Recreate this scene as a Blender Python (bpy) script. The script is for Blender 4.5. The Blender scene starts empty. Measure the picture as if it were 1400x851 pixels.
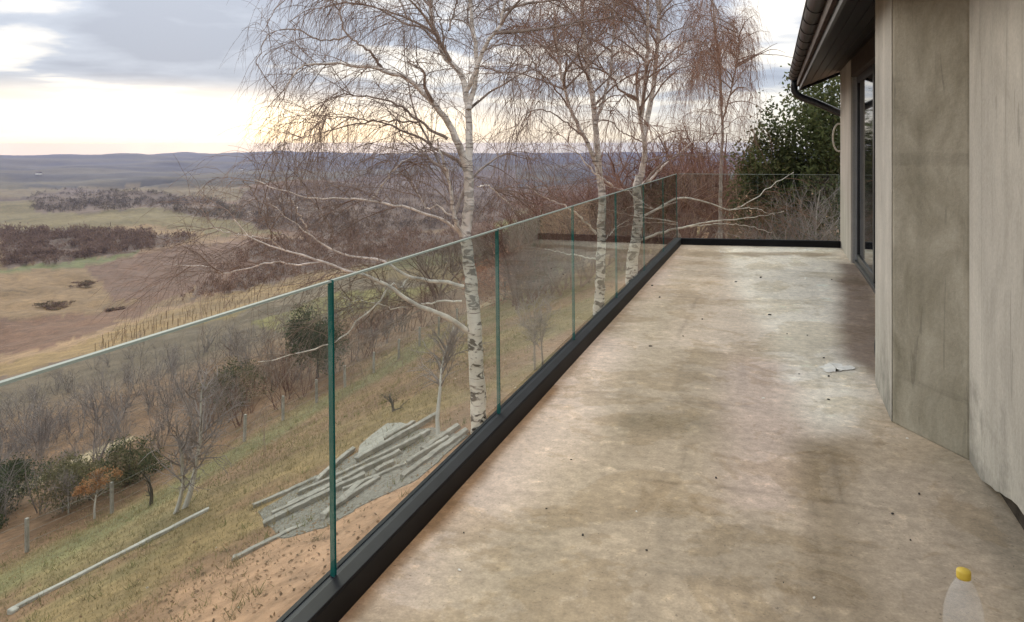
import bpy, math, random
import numpy as np
from mathutils import Vector

# ------------------------------------------------------------------ camera, sky, sun, exposure
SC = bpy.context.scene
COL = SC.collection
R = math.radians
F, CX, HY, EYE, YAW = 1064.0, 700.0, 197.0, 1.6, R(18.55)   # photo pixels (1400 x 851): focal, centre, horizon
SN, CS = math.sin(YAW), math.cos(YAW)

cam = bpy.data.cameras.new('camera'); camo = bpy.data.objects.new('camera', cam); COL.objects.link(camo)
camo.location = (0, 0, EYE); camo.rotation_euler = (R(90), 0, YAW)
cam.sensor_width = 36; cam.lens = 36 * F / 1400; cam.shift_y = -(425.5 - HY) / 1400
cam.clip_start = 0.05; cam.clip_end = 60000
SC.camera = camo

SUN_EL, SUN_AZ = R(16), R(-42)          # azimuth from +Y, negative = towards -X
world = bpy.data.worlds.new('World'); SC.world = world; world.use_nodes = True
def build_world():
    nt = world.node_tree; N = nt.nodes; L = nt.links; N.clear()
    def nd(t, **k):
        n = N.new(t)
        for a, b in k.items(): setattr(n, a, b)
        return n
    def mth(op, a, b=None, c=None):
        n = nd('ShaderNodeMath', operation=op)
        for i, v in enumerate((a, b, c)):
            if v is None: continue
            if isinstance(v, (int, float)): n.inputs[i].default_value = v
            else: L.new(v, n.inputs[i])
        return n.outputs[0]
    out = nd('ShaderNodeOutputWorld'); bg = nd('ShaderNodeBackground'); bg.inputs[1].default_value = 0.1
    sky = nd('ShaderNodeTexSky', sky_type='NISHITA', sun_disc=False, sun_elevation=SUN_EL, sun_rotation=SUN_AZ,
             altitude=300, air_density=1.0, dust_density=2.0, ozone_density=1.0)
    tc = nd('ShaderNodeTexCoord'); nz = nd('ShaderNodeVectorMath', operation='NORMALIZE'); L.new(tc.outputs['Generated'], nz.inputs[0])
    sp = nd('ShaderNodeSeparateXYZ'); L.new(nz.outputs[0], sp.inputs[0])
    el = mth('MAXIMUM', sp.outputs[2], 0.0)
    den = mth('ADD', el, 0.10)
    cb = nd('ShaderNodeCombineXYZ'); L.new(mth('DIVIDE', sp.outputs[0], den), cb.inputs[0]); L.new(mth('DIVIDE', sp.outputs[1], den), cb.inputs[1])
    cb.inputs[2].default_value = 6.5
    rot = nd('ShaderNodeMapping'); rot.inputs['Rotation'].default_value = (0, 0, R(-32)); L.new(cb.outputs[0], rot.inputs[0])
    n1 = nd('ShaderNodeTexNoise'); n1.inputs['Scale'].default_value = 0.62; n1.inputs['Detail'].default_value = 6; n1.inputs['Roughness'].default_value = 0.5
    n1.inputs['Distortion'].default_value = 0.35; L.new(rot.outputs[0], n1.inputs['Vector'])
    n2 = nd('ShaderNodeTexNoise'); n2.inputs['Scale'].default_value = 1.9; n2.inputs['Detail'].default_value = 5; L.new(rot.outputs[0], n2.inputs['Vector'])
    mix = mth('ADD', mth('MULTIPLY', n1.outputs[0], 0.72), mth('MULTIPLY', n2.outputs[0], 0.28))
    rp = nd('ShaderNodeValToRGB'); L.new(mix, rp.inputs[0]); e = rp.color_ramp.elements
    e[0].position = 0.40; e[0].color = (0.145, 0.163, 0.198, 1)
    e[1].position = 0.66; e[1].color = (0.50, 0.47, 0.41, 1)
    a = e.new(0.48); a.color = (0.190, 0.210, 0.246, 1)
    a = e.new(0.54); a.color = (0.375, 0.36, 0.335, 1)
    cl = nd('ShaderNodeVectorMath', operation='SCALE'); L.new(rp.outputs[0], cl.inputs[0])
    L.new(mth('MULTIPLY', mth('ADD', mth('MULTIPLY', el, 2.0), 1.0), 10.0), cl.inputs['Scale'])      # standard overcast sky: zenith three times the horizon
    # the lit gap under the cloud deck, warm low down
    warm = nd('ShaderNodeMixRGB'); warm.inputs[0].default_value = 0.85; L.new(sky.outputs[0], warm.inputs[1])
    wr = nd('ShaderNodeMapRange', interpolation_type='SMOOTHSTEP'); L.new(el, wr.inputs[0]); wr.inputs[1].default_value = 0.004; wr.inputs[2].default_value = 0.045
    wm = nd('ShaderNodeMixRGB'); L.new(wr.outputs[0], wm.inputs[0]); wm.inputs[1].default_value = (3.8, 3.65, 3.2, 1); wm.inputs[2].default_value = (3.35, 3.4, 3.45, 1); L.new(wm.outputs[0], warm.inputs[2])
    gap = nd('ShaderNodeMapRange', interpolation_type='SMOOTHSTEP'); L.new(el, gap.inputs[0])
    gap.inputs[1].default_value = 0.02; gap.inputs[2].default_value = 0.085; gap.inputs[3].default_value = 0.68; gap.inputs[4].default_value = 0.04
    mx = nd('ShaderNodeMixRGB'); L.new(gap.outputs[0], mx.inputs[0]); L.new(cl.outputs[0], mx.inputs[1]); L.new(warm.outputs[0], mx.inputs[2])
    L.new(mx.outputs[0], bg.inputs[0]); L.new(bg.outputs[0], out.inputs[0])
build_world()

sl = bpy.data.lights.new('sun', 'SUN'); sl.energy = 0.9; sl.angle = R(22); sl.color = (1.0, 0.93, 0.82)
so = bpy.data.objects.new('sun', sl); COL.objects.link(so)
sdir = Vector((math.sin(SUN_AZ) * math.cos(SUN_EL), math.cos(SUN_AZ) * math.cos(SUN_EL), math.sin(SUN_EL)))
so.rotation_euler = sdir.to_track_quat('Z', 'Y').to_euler(); so.location = (-30, 30, 30)

SC.view_settings.view_transform = 'Standard'; SC.view_settings.look = 'None'
SC.view_settings.exposure = 1.38; SC.view_settings.gamma = 1.0; SC.view_settings.use_curve_mapping = False
SC.render.engine = 'CYCLES'
SC.cycles.use_denoising = True
SC.cycles.max_bounces = 8; SC.cycles.transparent_max_bounces = 16; SC.cycles.volume_bounces = 0

# ------------------------------------------------------------------ helpers
rng = np.random.default_rng(7)
def at(px, py, d):
    """photo pixel + depth along the view axis -> world point"""
    X = (px - CX) / F * d; Z = EYE - (py - HY) / F * d
    return np.array([CS * X - SN * d, SN * X + CS * d, Z])
def to_px(x, y, z):
    X = CS * x + SN * y; d = -SN * x + CS * y
    dd = np.where(d > 0.3, d, 0.3)
    return CX + F * X / dd, HY + F * (EYE - z) / dd, d

def _h(ix, iy, seed):
    n = (ix * 374761393 + iy * 668265263 + seed * 1442695041) & 0xFFFFFFFF
    n = ((n ^ (n >> 13)) * 1274126177) & 0xFFFFFFFF
    return ((n ^ (n >> 16)) & 0xFFFF) / 65535.0
def vnoise(x, y, seed=0):
    x = np.asarray(x, float); y = np.asarray(y, float)
    ix = np.floor(x).astype(np.int64); iy = np.floor(y).astype(np.int64)
    fx = x - ix; fy = y - iy; fx = fx * fx * (3 - 2 * fx); fy = fy * fy * (3 - 2 * fy)
    a = _h(ix, iy, seed); b = _h(ix + 1, iy, seed); c = _h(ix, iy + 1, seed); d = _h(ix + 1, iy + 1, seed)
    return (a * (1 - fx) + b * fx) * (1 - fy) + (c * (1 - fx) + d * fx) * fy
def fbm(x, y, seed=0, oct=4):
    s = 0; a = 0.5; t = 0
    for k in range(oct):
        s = s + a * vnoise(x * 2 ** k, y * 2 ** k, seed + k * 17); t += a; a *= 0.5
    return s / t
def sstep(a, b, x):
    t = np.clip((x - a) / (b - a), 0, 1); return t * t * (3 - 2 * t)
def inpoly(px, py, poly):
    m = np.zeros(np.shape(px), bool); n = len(poly)
    for i in range(n):
        x0, y0 = poly[i]; x1, y1 = poly[(i + 1) % n]
        if y0 == y1: continue
        c = ((y0 > py) != (y1 > py)) & (px < (x1 - x0) * (py - y0) / (y1 - y0) + x0)
        m ^= c
    return m

def tag(o, label=None, cat=None, group=None, kind=None):
    if label: o['label'] = label
    if cat: o['category'] = cat
    if group: o['group'] = group
    if kind: o['kind'] = kind
    return o
def empty(name, loc, label=None, cat=None, group=None):
    o = bpy.data.objects.new(name, None); COL.objects.link(o); o.location = Vector(loc); o.empty_display_size = 0.2
    return tag(o, label, cat, group)
def link(name, me, parent=None):
    o = bpy.data.objects.new(name, me); COL.objects.link(o)
    if parent is not None:
        o.parent = parent; o.location = -parent.location if parent.parent is None else Vector((0, 0, 0))
    return o
def mesh_np(name, V, faces, mat, parent=None, col=None, smooth=False):
    """V n x 3 world; faces: list of int arrays (m x 3 or m x 4); parent at unrotated location"""
    V = np.asarray(V, np.float32).reshape(-1, 3)
    me = bpy.data.meshes.new(name)
    fs = [np.asarray(f, np.int32) for f in faces if len(f)]
    nl = sum(f.size for f in fs); nf = sum(len(f) for f in fs)
    me.vertices.add(len(V)); me.vertices.foreach_set('co', V.ravel())
    me.loops.add(nl); me.loops.foreach_set('vertex_index', np.concatenate([f.ravel() for f in fs]))
    tot = np.concatenate([np.full(len(f), f.shape[1], np.int32) for f in fs])
    st = np.concatenate([[0], np.cumsum(tot)[:-1]]).astype(np.int32)
    me.polygons.add(nf); me.polygons.foreach_set('loop_start', st); me.polygons.foreach_set('loop_total', tot)
    me.polygons.foreach_set('use_smooth', np.full(nf, bool(smooth)))
    me.update(calc_edges=True)
    if col is not None:
        at_ = me.color_attributes.new('Col', 'FLOAT_COLOR', 'POINT')
        c = np.ones((len(V), 4), np.float32); c[:, :3] = col
        at_.data.foreach_set('color', c.ravel())
    if mat is not None: me.materials.append(mat)
    return link(name, me, parent)
class Acc:
    """collects quads/tris for one mesh"""
    def __init__(s): s.V = []; s.Q = []; s.T = []; s.C = []; s.n = 0
    def add(s, V, Q=None, T=None, C=None):
        V = np.asarray(V, float).reshape(-1, 3); s.V.append(V)
        if Q is not None and len(Q): s.Q.append(np.asarray(Q) + s.n)
        if T is not None and len(T): s.T.append(np.asarray(T) + s.n)
        if C is not None: s.C.append(np.broadcast_to(C, V.shape))
        s.n += len(V)
    def build(s, name, mat, parent=None, smooth=False):
        fs = []
        if s.Q: fs.append(np.concatenate(s.Q))
        if s.T: fs.append(np.concatenate(s.T))
        return mesh_np(name, np.concatenate(s.V), fs, mat, parent, np.concatenate(s.C) if s.C else None, smooth)
BQ = np.array([[0, 3, 2, 1], [4, 5, 6, 7], [0, 1, 5, 4], [1, 2, 6, 5], [2, 3, 7, 6], [3, 0, 4, 7]])
def box_v(x0, x1, y0, y1, z0, z1):
    return np.array([[x0, y0, z0], [x1, y0, z0], [x1, y1, z0], [x0, y1, z0], [x0, y0, z1], [x1, y0, z1], [x1, y1, z1], [x0, y1, z1]], float)
def box(name, b, mat, parent=None, bevel=0.0):
    o = mesh_np(name, box_v(*b), [BQ], mat, parent)
    if bevel: addbev(o, bevel)
    return o
def addbev(o, w, seg=2):
    m = o.modifiers.new('bevel', 'BEVEL'); m.width = w; m.segments = seg; m.limit_method = 'ANGLE'
def prism(name, pts, z0, z1, mat, parent=None, bevel=0.0):
    n = len(pts); V = [(x, y, z0) for x, y in pts] + [(x, y, z1) for x, y in pts]
    me = bpy.data.meshes.new(name)
    F_ = [tuple(range(n))[::-1], tuple(range(n, 2 * n))] + [(i, (i + 1) % n, n + (i + 1) % n, n + i) for i in range(n)]
    me.from_pydata(V, [], F_); me.update(); me.materials.append(mat)
    o = link(name, me, parent)
    if bevel: addbev(o, bevel)
    return o

# ------ tubes
def norm(v): return v / (np.linalg.norm(v, axis=-1, keepdims=True) + 1e-9)
def tubes(P, Rr, S=3):
    """P N x K x 3, Rr N x K -> verts, quads"""
    N_, K, _ = P.shape
    T = norm(np.gradient(P, axis=1))
    ref = norm(np.array([0.37, 0.81, 0.23]) + 0 * T)
    ref = np.where(np.abs((T * ref).sum(-1, keepdims=True)) > 0.92, norm(np.array([0.8, -0.5, 0.3]) + 0 * T), ref)
    A = norm(np.cross(T, ref)); B = np.cross(T, A)
    a = np.arange(S) * 2 * np.pi / S
    V = P[:, :, None, :] + Rr[:, :, None, None] * (np.cos(a)[:, None] * A[:, :, None, :] + np.sin(a)[:, None] * B[:, :, None, :])
    idx = np.arange(N_ * K * S).reshape(N_, K, S)
    q = np.stack([idx[:, :-1, :], np.roll(idx, -1, 2)[:, :-1, :], np.roll(idx, -1, 2)[:, 1:, :], idx[:, 1:, :]], -1).reshape(-1, 4)
    return V.reshape(-1, 3), q
def resample(pts, K, jit=0.0, rg=rng):
    pts = np.asarray(pts, float); seg = np.linalg.norm(np.diff(pts, axis=0), axis=1); c = np.concatenate([[0], np.cumsum(seg)])
    # smooth (Catmull-Rom through the knots)
    t = np.linspace(0, c[-1], K); out = np.empty((K, 3)); n = len(pts)
    ext = np.vstack([2 * pts[0] - pts[1], pts, 2 * pts[-1] - pts[-2]])
    for k, tt in enumerate(t):
        i = min(max(np.searchsorted(c, tt, side='right') - 1, 0), n - 2); u = (tt - c[i]) / max(seg[i], 1e-9)
        p0, p1, p2, p3 = ext[i:i + 4]
        out[k] = 0.5 * (2 * p1 + (p2 - p0) * u + (2 * p0 - 5 * p1 + 4 * p2 - p3) * u * u + (3 * p1 - p0 - 3 * p2 + p3) * u ** 3)
    if jit:
        out[1:-1] += rg.normal(0, jit, (K - 2, 3))
    return out
def grow(S, D, Ln, K, grav, wob, rg):
    """N paths that start at S in direction D, bend down with grav"""
    N_ = len(S); P = np.empty((N_, K, 3)); P[:, 0] = S; D = norm(D); st = (Ln / (K - 1))[:, None]
    g = np.asarray(grav); g = g[:, None] if g.ndim else g
    for k in range(1, K):
        D = norm(D + rg.normal(0, wob, D.shape) + np.array([0, 0, -1.0]) * g * st)
        P[:, k] = P[:, k - 1] + D * st
    return P
def kids(P, n, t0, t1, rg, bias=1.0):
    """n children over all paths (longer paths get more): start, tangent, parent index, t"""
    N_, K, _ = P.shape
    ln = np.linalg.norm(np.diff(P, axis=1), axis=2).sum(1)
    i = rg.choice(N_, n, p=ln / ln.sum()); t = t0 + (t1 - t0) * rg.random(n) ** bias
    f = t * (K - 1); k = np.minimum(f.astype(int), K - 2); u = (f - k)[:, None]
    S = P[i, k] * (1 - u) + P[i, k + 1] * u
    return S, norm(P[i, k + 1] - P[i, k]), i, t
def side(T, rg, a=0.8, b=0.8, up=0.0):
    q = rg.normal(0, 1, T.shape); q = norm(q - (q * T).sum(-1, keepdims=True) * T)
    return norm(a * T + b * q + np.array([0, 0, up]))
def taper(n, K, r0, r1): return np.linspace(1, 0, K)[None, :] * (np.asarray(r0)[..., None] - r1) * np.ones((n, 1)) + r1

# ------------------------------------------------------------------ materials
def mat_new(name):
    m = bpy.data.materials.new(name); m.use_nodes = True; nt = m.node_tree
    return m, nt, nt.nodes, nt.links, nt.nodes['Principled BSDF']
def setp(b, col=None, rough=None, spec=None, metal=None):
    if col is not None: b.inputs['Base Color'].default_value = (*col, 1)
    if rough is not None: b.inputs['Roughness'].default_value = rough
    if spec is not None: b.inputs['Specular IOR Level'].default_value = spec
    if metal is not None: b.inputs['Metallic'].default_value = metal
def plain(name, col, rough=0.7, spec=0.3, metal=0.0, var=0.25, scale=6.0, bump=0.0, bscale=40.0):
    m, nt, N, L, b = mat_new(name); setp(b, col, rough, spec, metal)
    tc = N.new('ShaderNodeTexCoord'); nz = N.new('ShaderNodeTexNoise'); nz.inputs['Scale'].default_value = scale; nz.inputs['Detail'].default_value = 6
    L.new(tc.outputs['Object'], nz.inputs['Vector'])
    rp = N.new('ShaderNodeValToRGB'); L.new(nz.outputs[0], rp.inputs[0])
    rp.color_ramp.elements[0].position = 0.28; rp.color_ramp.elements[1].position = 0.72
    rp.color_ramp.elements[0].color = (*[c * (1 - var) for c in col], 1); rp.color_ramp.elements[1].color = (*[min(1, c * (1 + var)) for c in col], 1)
    L.new(rp.outputs[0], b.inputs['Base Color'])
    if bump:
        n2 = N.new('ShaderNodeTexNoise'); n2.inputs['Scale'].default_value = bscale; n2.inputs['Detail'].default_value = 5; L.new(tc.outputs['Object'], n2.inputs['Vector'])
        bp = N.new('ShaderNodeBump'); bp.inputs['Strength'].default_value = bump; bp.inputs['Distance'].default_value = 0.02; L.new(n2.outputs[0], bp.inputs['Height']); L.new(bp.outputs[0], b.inputs['Normal'])
    return m
def attr_mat(name, rough=0.9, var=0.35, scales=(0.35, 3.0), bump=0.0, bscale=8.0, spec=0.15, trans=0.0):
    """colour from the mesh's Col attribute, broken up by noise"""
    m, nt, N, L, b = mat_new(name); setp(b, None, rough, spec)
    vc = N.new('ShaderNodeVertexColor'); vc.layer_name = 'Col'
    tc = N.new('ShaderNodeTexCoord'); cur = vc.outputs[0]
    for s in scales:
        nz = N.new('ShaderNodeTexNoise'); nz.inputs['Scale'].default_value = s; nz.inputs['Detail'].default_value = 8; nz.inputs['Roughness'].default_value = 0.65
        L.new(tc.outputs['Object'], nz.inputs['Vector'])
        mr = N.new('ShaderNodeMapRange'); mr.inputs[1].default_value = 0.3; mr.inputs[2].default_value = 0.7; mr.inputs[3].default_value = 1 - var; mr.inputs[4].default_value = 1 + var
        L.new(nz.outputs[0], mr.inputs[0])
        v = N.new('ShaderNodeVectorMath'); v.operation = 'SCALE'; L.new(cur, v.inputs[0]); L.new(mr.outputs[0], v.inputs['Scale']); cur = v.outputs[0]
    L.new(cur, b.inputs['Base Color'])
    if trans:
        tl = N.new('ShaderNodeBsdfTranslucent'); L.new(cur, tl.inputs[0]); mx = N.new('ShaderNodeMixShader'); mx.inputs[0].default_value = trans
        L.new(b.outputs[0], mx.inputs[1]); L.new(tl.outputs[0], mx.inputs[2]); L.new(mx.outputs[0], N['Material Output'].inputs[0])
    if bump:
        n2 = N.new('ShaderNodeTexNoise'); n2.inputs['Scale'].default_value = bscale; n2.inputs['Detail'].default_value = 7; L.new(tc.outputs['Object'], n2.inputs['Vector'])
        bp = N.new('ShaderNodeBump'); bp.inputs['Strength'].default_value = bump; bp.inputs['Distance'].default_value = 0.15; L.new(n2.outputs[0], bp.inputs['Height']); L.new(bp.outputs[0], b.inputs['Normal'])
    return m

def concrete(name, light, dark, vscale=(2.2, 2.2, 0.7), contrast=(0.35, 0.68), rough=0.9, streak=0.35, bump=0.15, marks=0.0, foot=0.0, pour=0.0):
    """rendered / cast concrete: blotches, vertical streaks, fine grain, hairline trowel marks"""
    m, nt, N, L, b = mat_new(name); setp(b, None, rough, 0.2)
    tc = N.new('ShaderNodeTexCoord')
    def noise_(sc, scale, det, ro=0.55, dist=0.0):
        mp = N.new('ShaderNodeMapping'); mp.inputs['Scale'].default_value = sc; L.new(tc.outputs['Object'], mp.inputs[0])
        n = N.new('ShaderNodeTexNoise'); n.inputs['Scale'].default_value = scale; n.inputs['Detail'].default_value = det; n.inputs['Roughness'].default_value = ro; n.inputs['Distortion'].default_value = dist
        L.new(mp.outputs[0], n.inputs['Vector']); return n.outputs[0]
    big = noise_(vscale, 1.0, 7, 0.6, 0.6); st = noise_((9, 9, 0.5), 1.0, 5, 0.6); fine = noise_((1, 1, 1), 55, 6, 0.7)
    rp = N.new('ShaderNodeValToRGB'); L.new(big, rp.inputs[0]); e = rp.color_ramp.elements
    e[0].position, e[1].position = contrast; e[0].color = (*dark, 1); e[1].color = (*light, 1)
    cur = rp.outputs[0]
    for src, amt in ((st, streak), (fine, 0.14)):
        mr = N.new('ShaderNodeMapRange'); mr.inputs[1].default_value = 0.3; mr.inputs[2].default_value = 0.7; mr.inputs[3].default_value = 1 - amt; mr.inputs[4].default_value = 1 + amt * 0.4
        L.new(src, mr.inputs[0]); v = N.new('ShaderNodeVectorMath'); v.operation = 'SCALE'; L.new(cur, v.inputs[0]); L.new(mr.outputs[0], v.inputs['Scale']); cur = v.outputs[0]
    def darken(src, lo, hi, to):
        nonlocal cur
        mr = N.new('ShaderNodeMapRange'); mr.inputs[1].default_value = lo; mr.inputs[2].default_value = hi; mr.inputs[3].default_value = 1; mr.inputs[4].default_value = to
        L.new(src, mr.inputs[0]); v = N.new('ShaderNodeVectorMath'); v.operation = 'SCALE'; L.new(cur, v.inputs[0]); L.new(mr.outputs[0], v.inputs['Scale']); cur = v.outputs[0]
    if pour:        # day joints of the pour and rust-brown runs
        darken(noise_((.5, .5, 6.0), 1.0, 4, .5, .4), .60, .66, 1 - pour); darken(noise_((7, 7, 1.1), 1.0, 6, .6, 1.0), .60, .72, 1 - pour)
    if foot:        # splashed dirt: speckle that thins out with height
        sx = N.new('ShaderNodeSeparateXYZ'); L.new(tc.outputs['Object'], sx.inputs[0])
        nn = noise_((4, 4, 4), 1.0, 8, .7); ma = N.new('ShaderNodeMath'); ma.operation = 'MULTIPLY_ADD'; L.new(sx.outputs[2], ma.inputs[0]); ma.inputs[1].default_value = -.55; L.new(nn, ma.inputs[2])
        darken(ma.outputs[0], .30, .55, 1 - foot)
    if marks:
        mk = noise_((14, 14, 1.6), 1.0, 3, 0.5, 1.2); mr = N.new('ShaderNodeMapRange'); mr.inputs[1].default_value = 0.665; mr.inputs[2].default_value = 0.70; mr.inputs[3].default_value = 1; mr.inputs[4].default_value = 1 - marks
        L.new(mk, mr.inputs[0]); v = N.new('ShaderNodeVectorMath'); v.operation = 'SCALE'; L.new(cur, v.inputs[0]); L.new(mr.outputs[0], v.inputs['Scale']); cur = v.outputs[0]
    L.new(cur, b.inputs['Base Color'])
    ad = N.new('ShaderNodeMath'); ad.operation = 'ADD'; L.new(st, ad.inputs[0]); L.new(fine, ad.inputs[1])
    bp = N.new('ShaderNodeBump'); bp.inputs['Strength'].default_value = bump; bp.inputs['Distance'].default_value = 0.01; L.new(ad.outputs[0], bp.inputs['Height']); L.new(bp.outputs[0], b.inputs['Normal'])
    return m

M = {}
M['plaster'] = concrete('plaster', (0.53, 0.49, 0.425), (0.375, 0.345, 0.295), vscale=(2.4, 2.4, 1.2), contrast=(.34, .66), marks=0.25, streak=0.12, bump=.3, foot=.45)
M['shaded_concrete'] = concrete('shaded_concrete', (0.43, 0.385, 0.30), (0.215, 0.188, 0.132), vscale=(3.4, 3.4, 2.3), contrast=(0.30, 0.68), marks=0.2, streak=0.09, bump=.35, pour=.14)  # base tone lowered to carry the pilaster face's shade; blotches are stains
M['pier'] = concrete('pier_plaster', (0.52, 0.47, 0.42), (0.40, 0.36, 0.31), streak=0.2)
M['jamb'] = concrete('jamb_plaster', (0.36, 0.35, 0.34), (0.27, 0.26, 0.25), streak=0.2)
M['dark_gap'] = plain('gap', (0.05, 0.04, 0.032), 0.95, 0.1, var=0.4, scale=9, bump=0.5)
M['slab'] = concrete('slab_concrete', (0.36, 0.33, 0.29), (0.25, 0.22, 0.19))
M['black_metal'] = plain('powder_coated_black', (0.006, 0.006, 0.007), 0.6, 0.2, var=0.3, scale=3, bump=0.03, bscale=200)
M['channel_top'] = plain('anodised_top', (0.013, 0.013, 0.016), 0.6, 0.12, var=0.25, scale=7)
M['rubber'] = plain('rubber_gasket', (0.008, 0.009, 0.016), 0.6, 0.3)
M['gutter'] = plain('gutter_brown', (0.018, 0.014, 0.013), 0.4, 0.35, var=0.25)
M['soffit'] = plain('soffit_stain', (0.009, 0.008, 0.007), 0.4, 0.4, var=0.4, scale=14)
M['beam'] = plain('header_timber', (0.06, 0.042, 0.033), 0.7, 0.2, var=0.35, scale=10)
M['frame'] = plain('door_frame', (0.012, 0.012, 0.015), 0.35, 0.5)
M['frame_trim'] = plain('door_trim', (0.30, 0.30, 0.31), 0.4, 0.5)
M['roof'] = plain('roof_tile', (0.07, 0.045, 0.035), 0.7, 0.3)
M['interior'] = plain('interior', (0.08, 0.075, 0.07), 0.9, 0.1)
M['cable'] = plain('cable_sheath', (0.55, 0.50, 0.42), 0.5, 0.4)
M['pole'] = concrete('cast_pole', (0.52, 0.48, 0.42), (0.36, 0.33, 0.285), vscale=(2, 2, 2), streak=0.15)
M['post'] = concrete('post_concrete', (0.44, 0.40, 0.35), (0.23, 0.21, 0.18), vscale=(3, 3, 3), streak=0.2)
M['wire'] = plain('wire', (0.16, 0.15, 0.14), 0.5, 0.4, metal=0.6)
M['terrain'] = attr_mat('terrain', 0.95, 0.33, (0.02, 0.25, 2.4), bump=0.5, bscale=3.0)
M['veg'] = attr_mat('vegetation', 0.8, 0.25, (0.8,), spec=0.2, trans=0.4)
M['gravel'] = plain('gravel', (0.175, 0.16, 0.138), 0.95, 0.1, var=0.5, scale=16, bump=0.6, bscale=30)
M['sheet'] = plain('weathered_sheet', (0.21, 0.195, 0.17), 0.8, 0.3, var=0.35, scale=5, bump=0.2, bscale=12)
M['chip'] = plain('chip', (0.05, 0.045, 0.04), 0.9, 0.2, var=0.5)
M['whitechip'] = plain('white_chip', (0.80, 0.76, 0.68), 0.9, 0.2, var=0.15, scale=20)

def glass_mats():
    m, nt, N, L, b = mat_new('railing_glass'); N.remove(b); out = N['Material Output']
    tr = N.new('ShaderNodeBsdfTransparent'); tr.inputs[0].default_value = (0.915, 0.955, 0.93, 1)
    gl = N.new('ShaderNodeBsdfGlossy'); gl.inputs['Roughness'].default_value = 0.0; gl.inputs[0].default_value = (0.92, 0.96, 0.94, 1)
    fr = N.new('ShaderNodeFresnel'); fr.inputs[0].default_value = 1.5
    ge = N.new('ShaderNodeNewGeometry'); fl = N.new('ShaderNodeMath'); fl.operation = 'SUBTRACT'; fl.inputs[0].default_value = 1.0; L.new(ge.outputs['Backfacing'], fl.inputs[1])
    mu = N.new('ShaderNodeMath'); mu.operation = 'MULTIPLY'; L.new(fr.outputs[0], mu.inputs[0]); L.new(fl.outputs[0], mu.inputs[1])
    mx = N.new('ShaderNodeMixShader'); L.new(mu.outputs[0], mx.inputs[0]); L.new(tr.outputs[0], mx.inputs[1]); L.new(gl.outputs[0], mx.inputs[2]); L.new(mx.outputs[0], out.inputs[0])
    M['glass'] = m
    m, nt, N, L, b = mat_new('glass_edge'); setp(b, (0.012, 0.115, 0.105), 0.18, 0.6); M['glass_edge'] = m
    m, nt, N, L, b = mat_new('glass_top_edge'); setp(b, (0.25, 0.28, 0.24), 0.7, 0.1); M['glass_top'] = m
    m, nt, N, L, b = mat_new('door_glass'); setp(b, (0.012, 0.013, 0.016), 0.04, 0.6); M['door_glass'] = m
    m, nt, N, L, b = mat_new('bottle_plastic'); setp(b, (0.86, 0.87, 0.88), 0.08, 0.8); b.inputs['Alpha'].default_value = 0.15; M['bottle'] = m
    m, nt, N, L, b = mat_new('cap_yellow'); setp(b, (0.66, 0.46, 0.06), 0.45, 0.4); M['cap'] = m
glass_mats()

def bark_mats():
    m, nt, N, L, b = mat_new('birch_bark'); setp(b, None, 0.8, 0.2)
    tc = N.new('ShaderNodeTexCoord')
    def nz(sc, scale, det, lo, hi, dist=0.0):
        mp = N.new('ShaderNodeMapping'); mp.inputs['Scale'].default_value = sc; L.new(tc.outputs['Object'], mp.inputs[0])
        n = N.new('ShaderNodeTexNoise'); n.inputs['Scale'].default_value = scale; n.inputs['Detail'].default_value = det; n.inputs['Distortion'].default_value = dist; L.new(mp.outputs[0], n.inputs['Vector'])
        mr = N.new('ShaderNodeMapRange'); mr.inputs[1].default_value = lo; mr.inputs[2].default_value = hi; L.new(n.outputs[0], mr.inputs[0]); return mr.outputs[0]
    a = nz((1.5, 1.5, 3.0), 4.2, 9, 0.50, 0.58, 1.0)      # black diamonds and rough patches
    l = nz((2.0, 2.0, 26.0), 1.6, 4, 0.60, 0.68)          # lenticels
    g = nz((1, 1, 1), 6, 5, 0.3, 0.7)
    ba = N.new('ShaderNodeMixRGB'); ba.inputs[1].default_value = (0.82, 0.77, 0.70, 1); ba.inputs[2].default_value = (0.62, 0.56, 0.49, 1); L.new(g, ba.inputs[0])
    m1 = N.new('ShaderNodeMixRGB'); L.new(l, m1.inputs[0]); L.new(ba.outputs[0], m1.inputs[1]); m1.inputs[2].default_value = (0.16, 0.12, 0.10, 1)
    # rough black bark is commonest low on the trunk
    vc = N.new('ShaderNodeVertexColor'); vc.layer_name = 'Col'
    mm = N.new('ShaderNodeMath'); mm.operation = 'MULTIPLY'; L.new(a, mm.inputs[0]); L.new(vc.outputs[0], mm.inputs[1])
    m2 = N.new('ShaderNodeMixRGB'); L.new(mm.outputs[0], m2.inputs[0]); L.new(m1.outputs[0], m2.inputs[1]); m2.inputs[2].default_value = (0.035, 0.028, 0.024, 1)
    L.new(m2.outputs[0], b.inputs['Base Color'])
    bp = N.new('ShaderNodeBump'); bp.inputs['Strength'].default_value = 0.5; bp.inputs['Distance'].default_value = 0.02; L.new(a, bp.inputs['Height']); L.new(bp.outputs[0], b.inputs['Normal'])
    M['birch'] = m
bark_mats()
M['pale_limb'] = plain('pale_limb', (0.70, 0.63, 0.56), 0.8, 0.2, var=0.4, scale=9)
M['dark_limb'] = plain('dark_limb', (0.30, 0.245, 0.21), 0.8, 0.2, var=0.45, scale=7)  # brown-grey of the backlit upper limbs, put into the bark colour
def twig(name, c): M[name] = plain(name, c, 0.8, 0.2, var=0.35, scale=1.5)
twig('twig_brown', (0.21, 0.15, 0.118)); twig('twig_red', (0.25, 0.145, 0.10)); twig('twig_grey', (0.22, 0.18, 0.168)); twig('twig_russet', (0.15, 0.078, 0.06))
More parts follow.
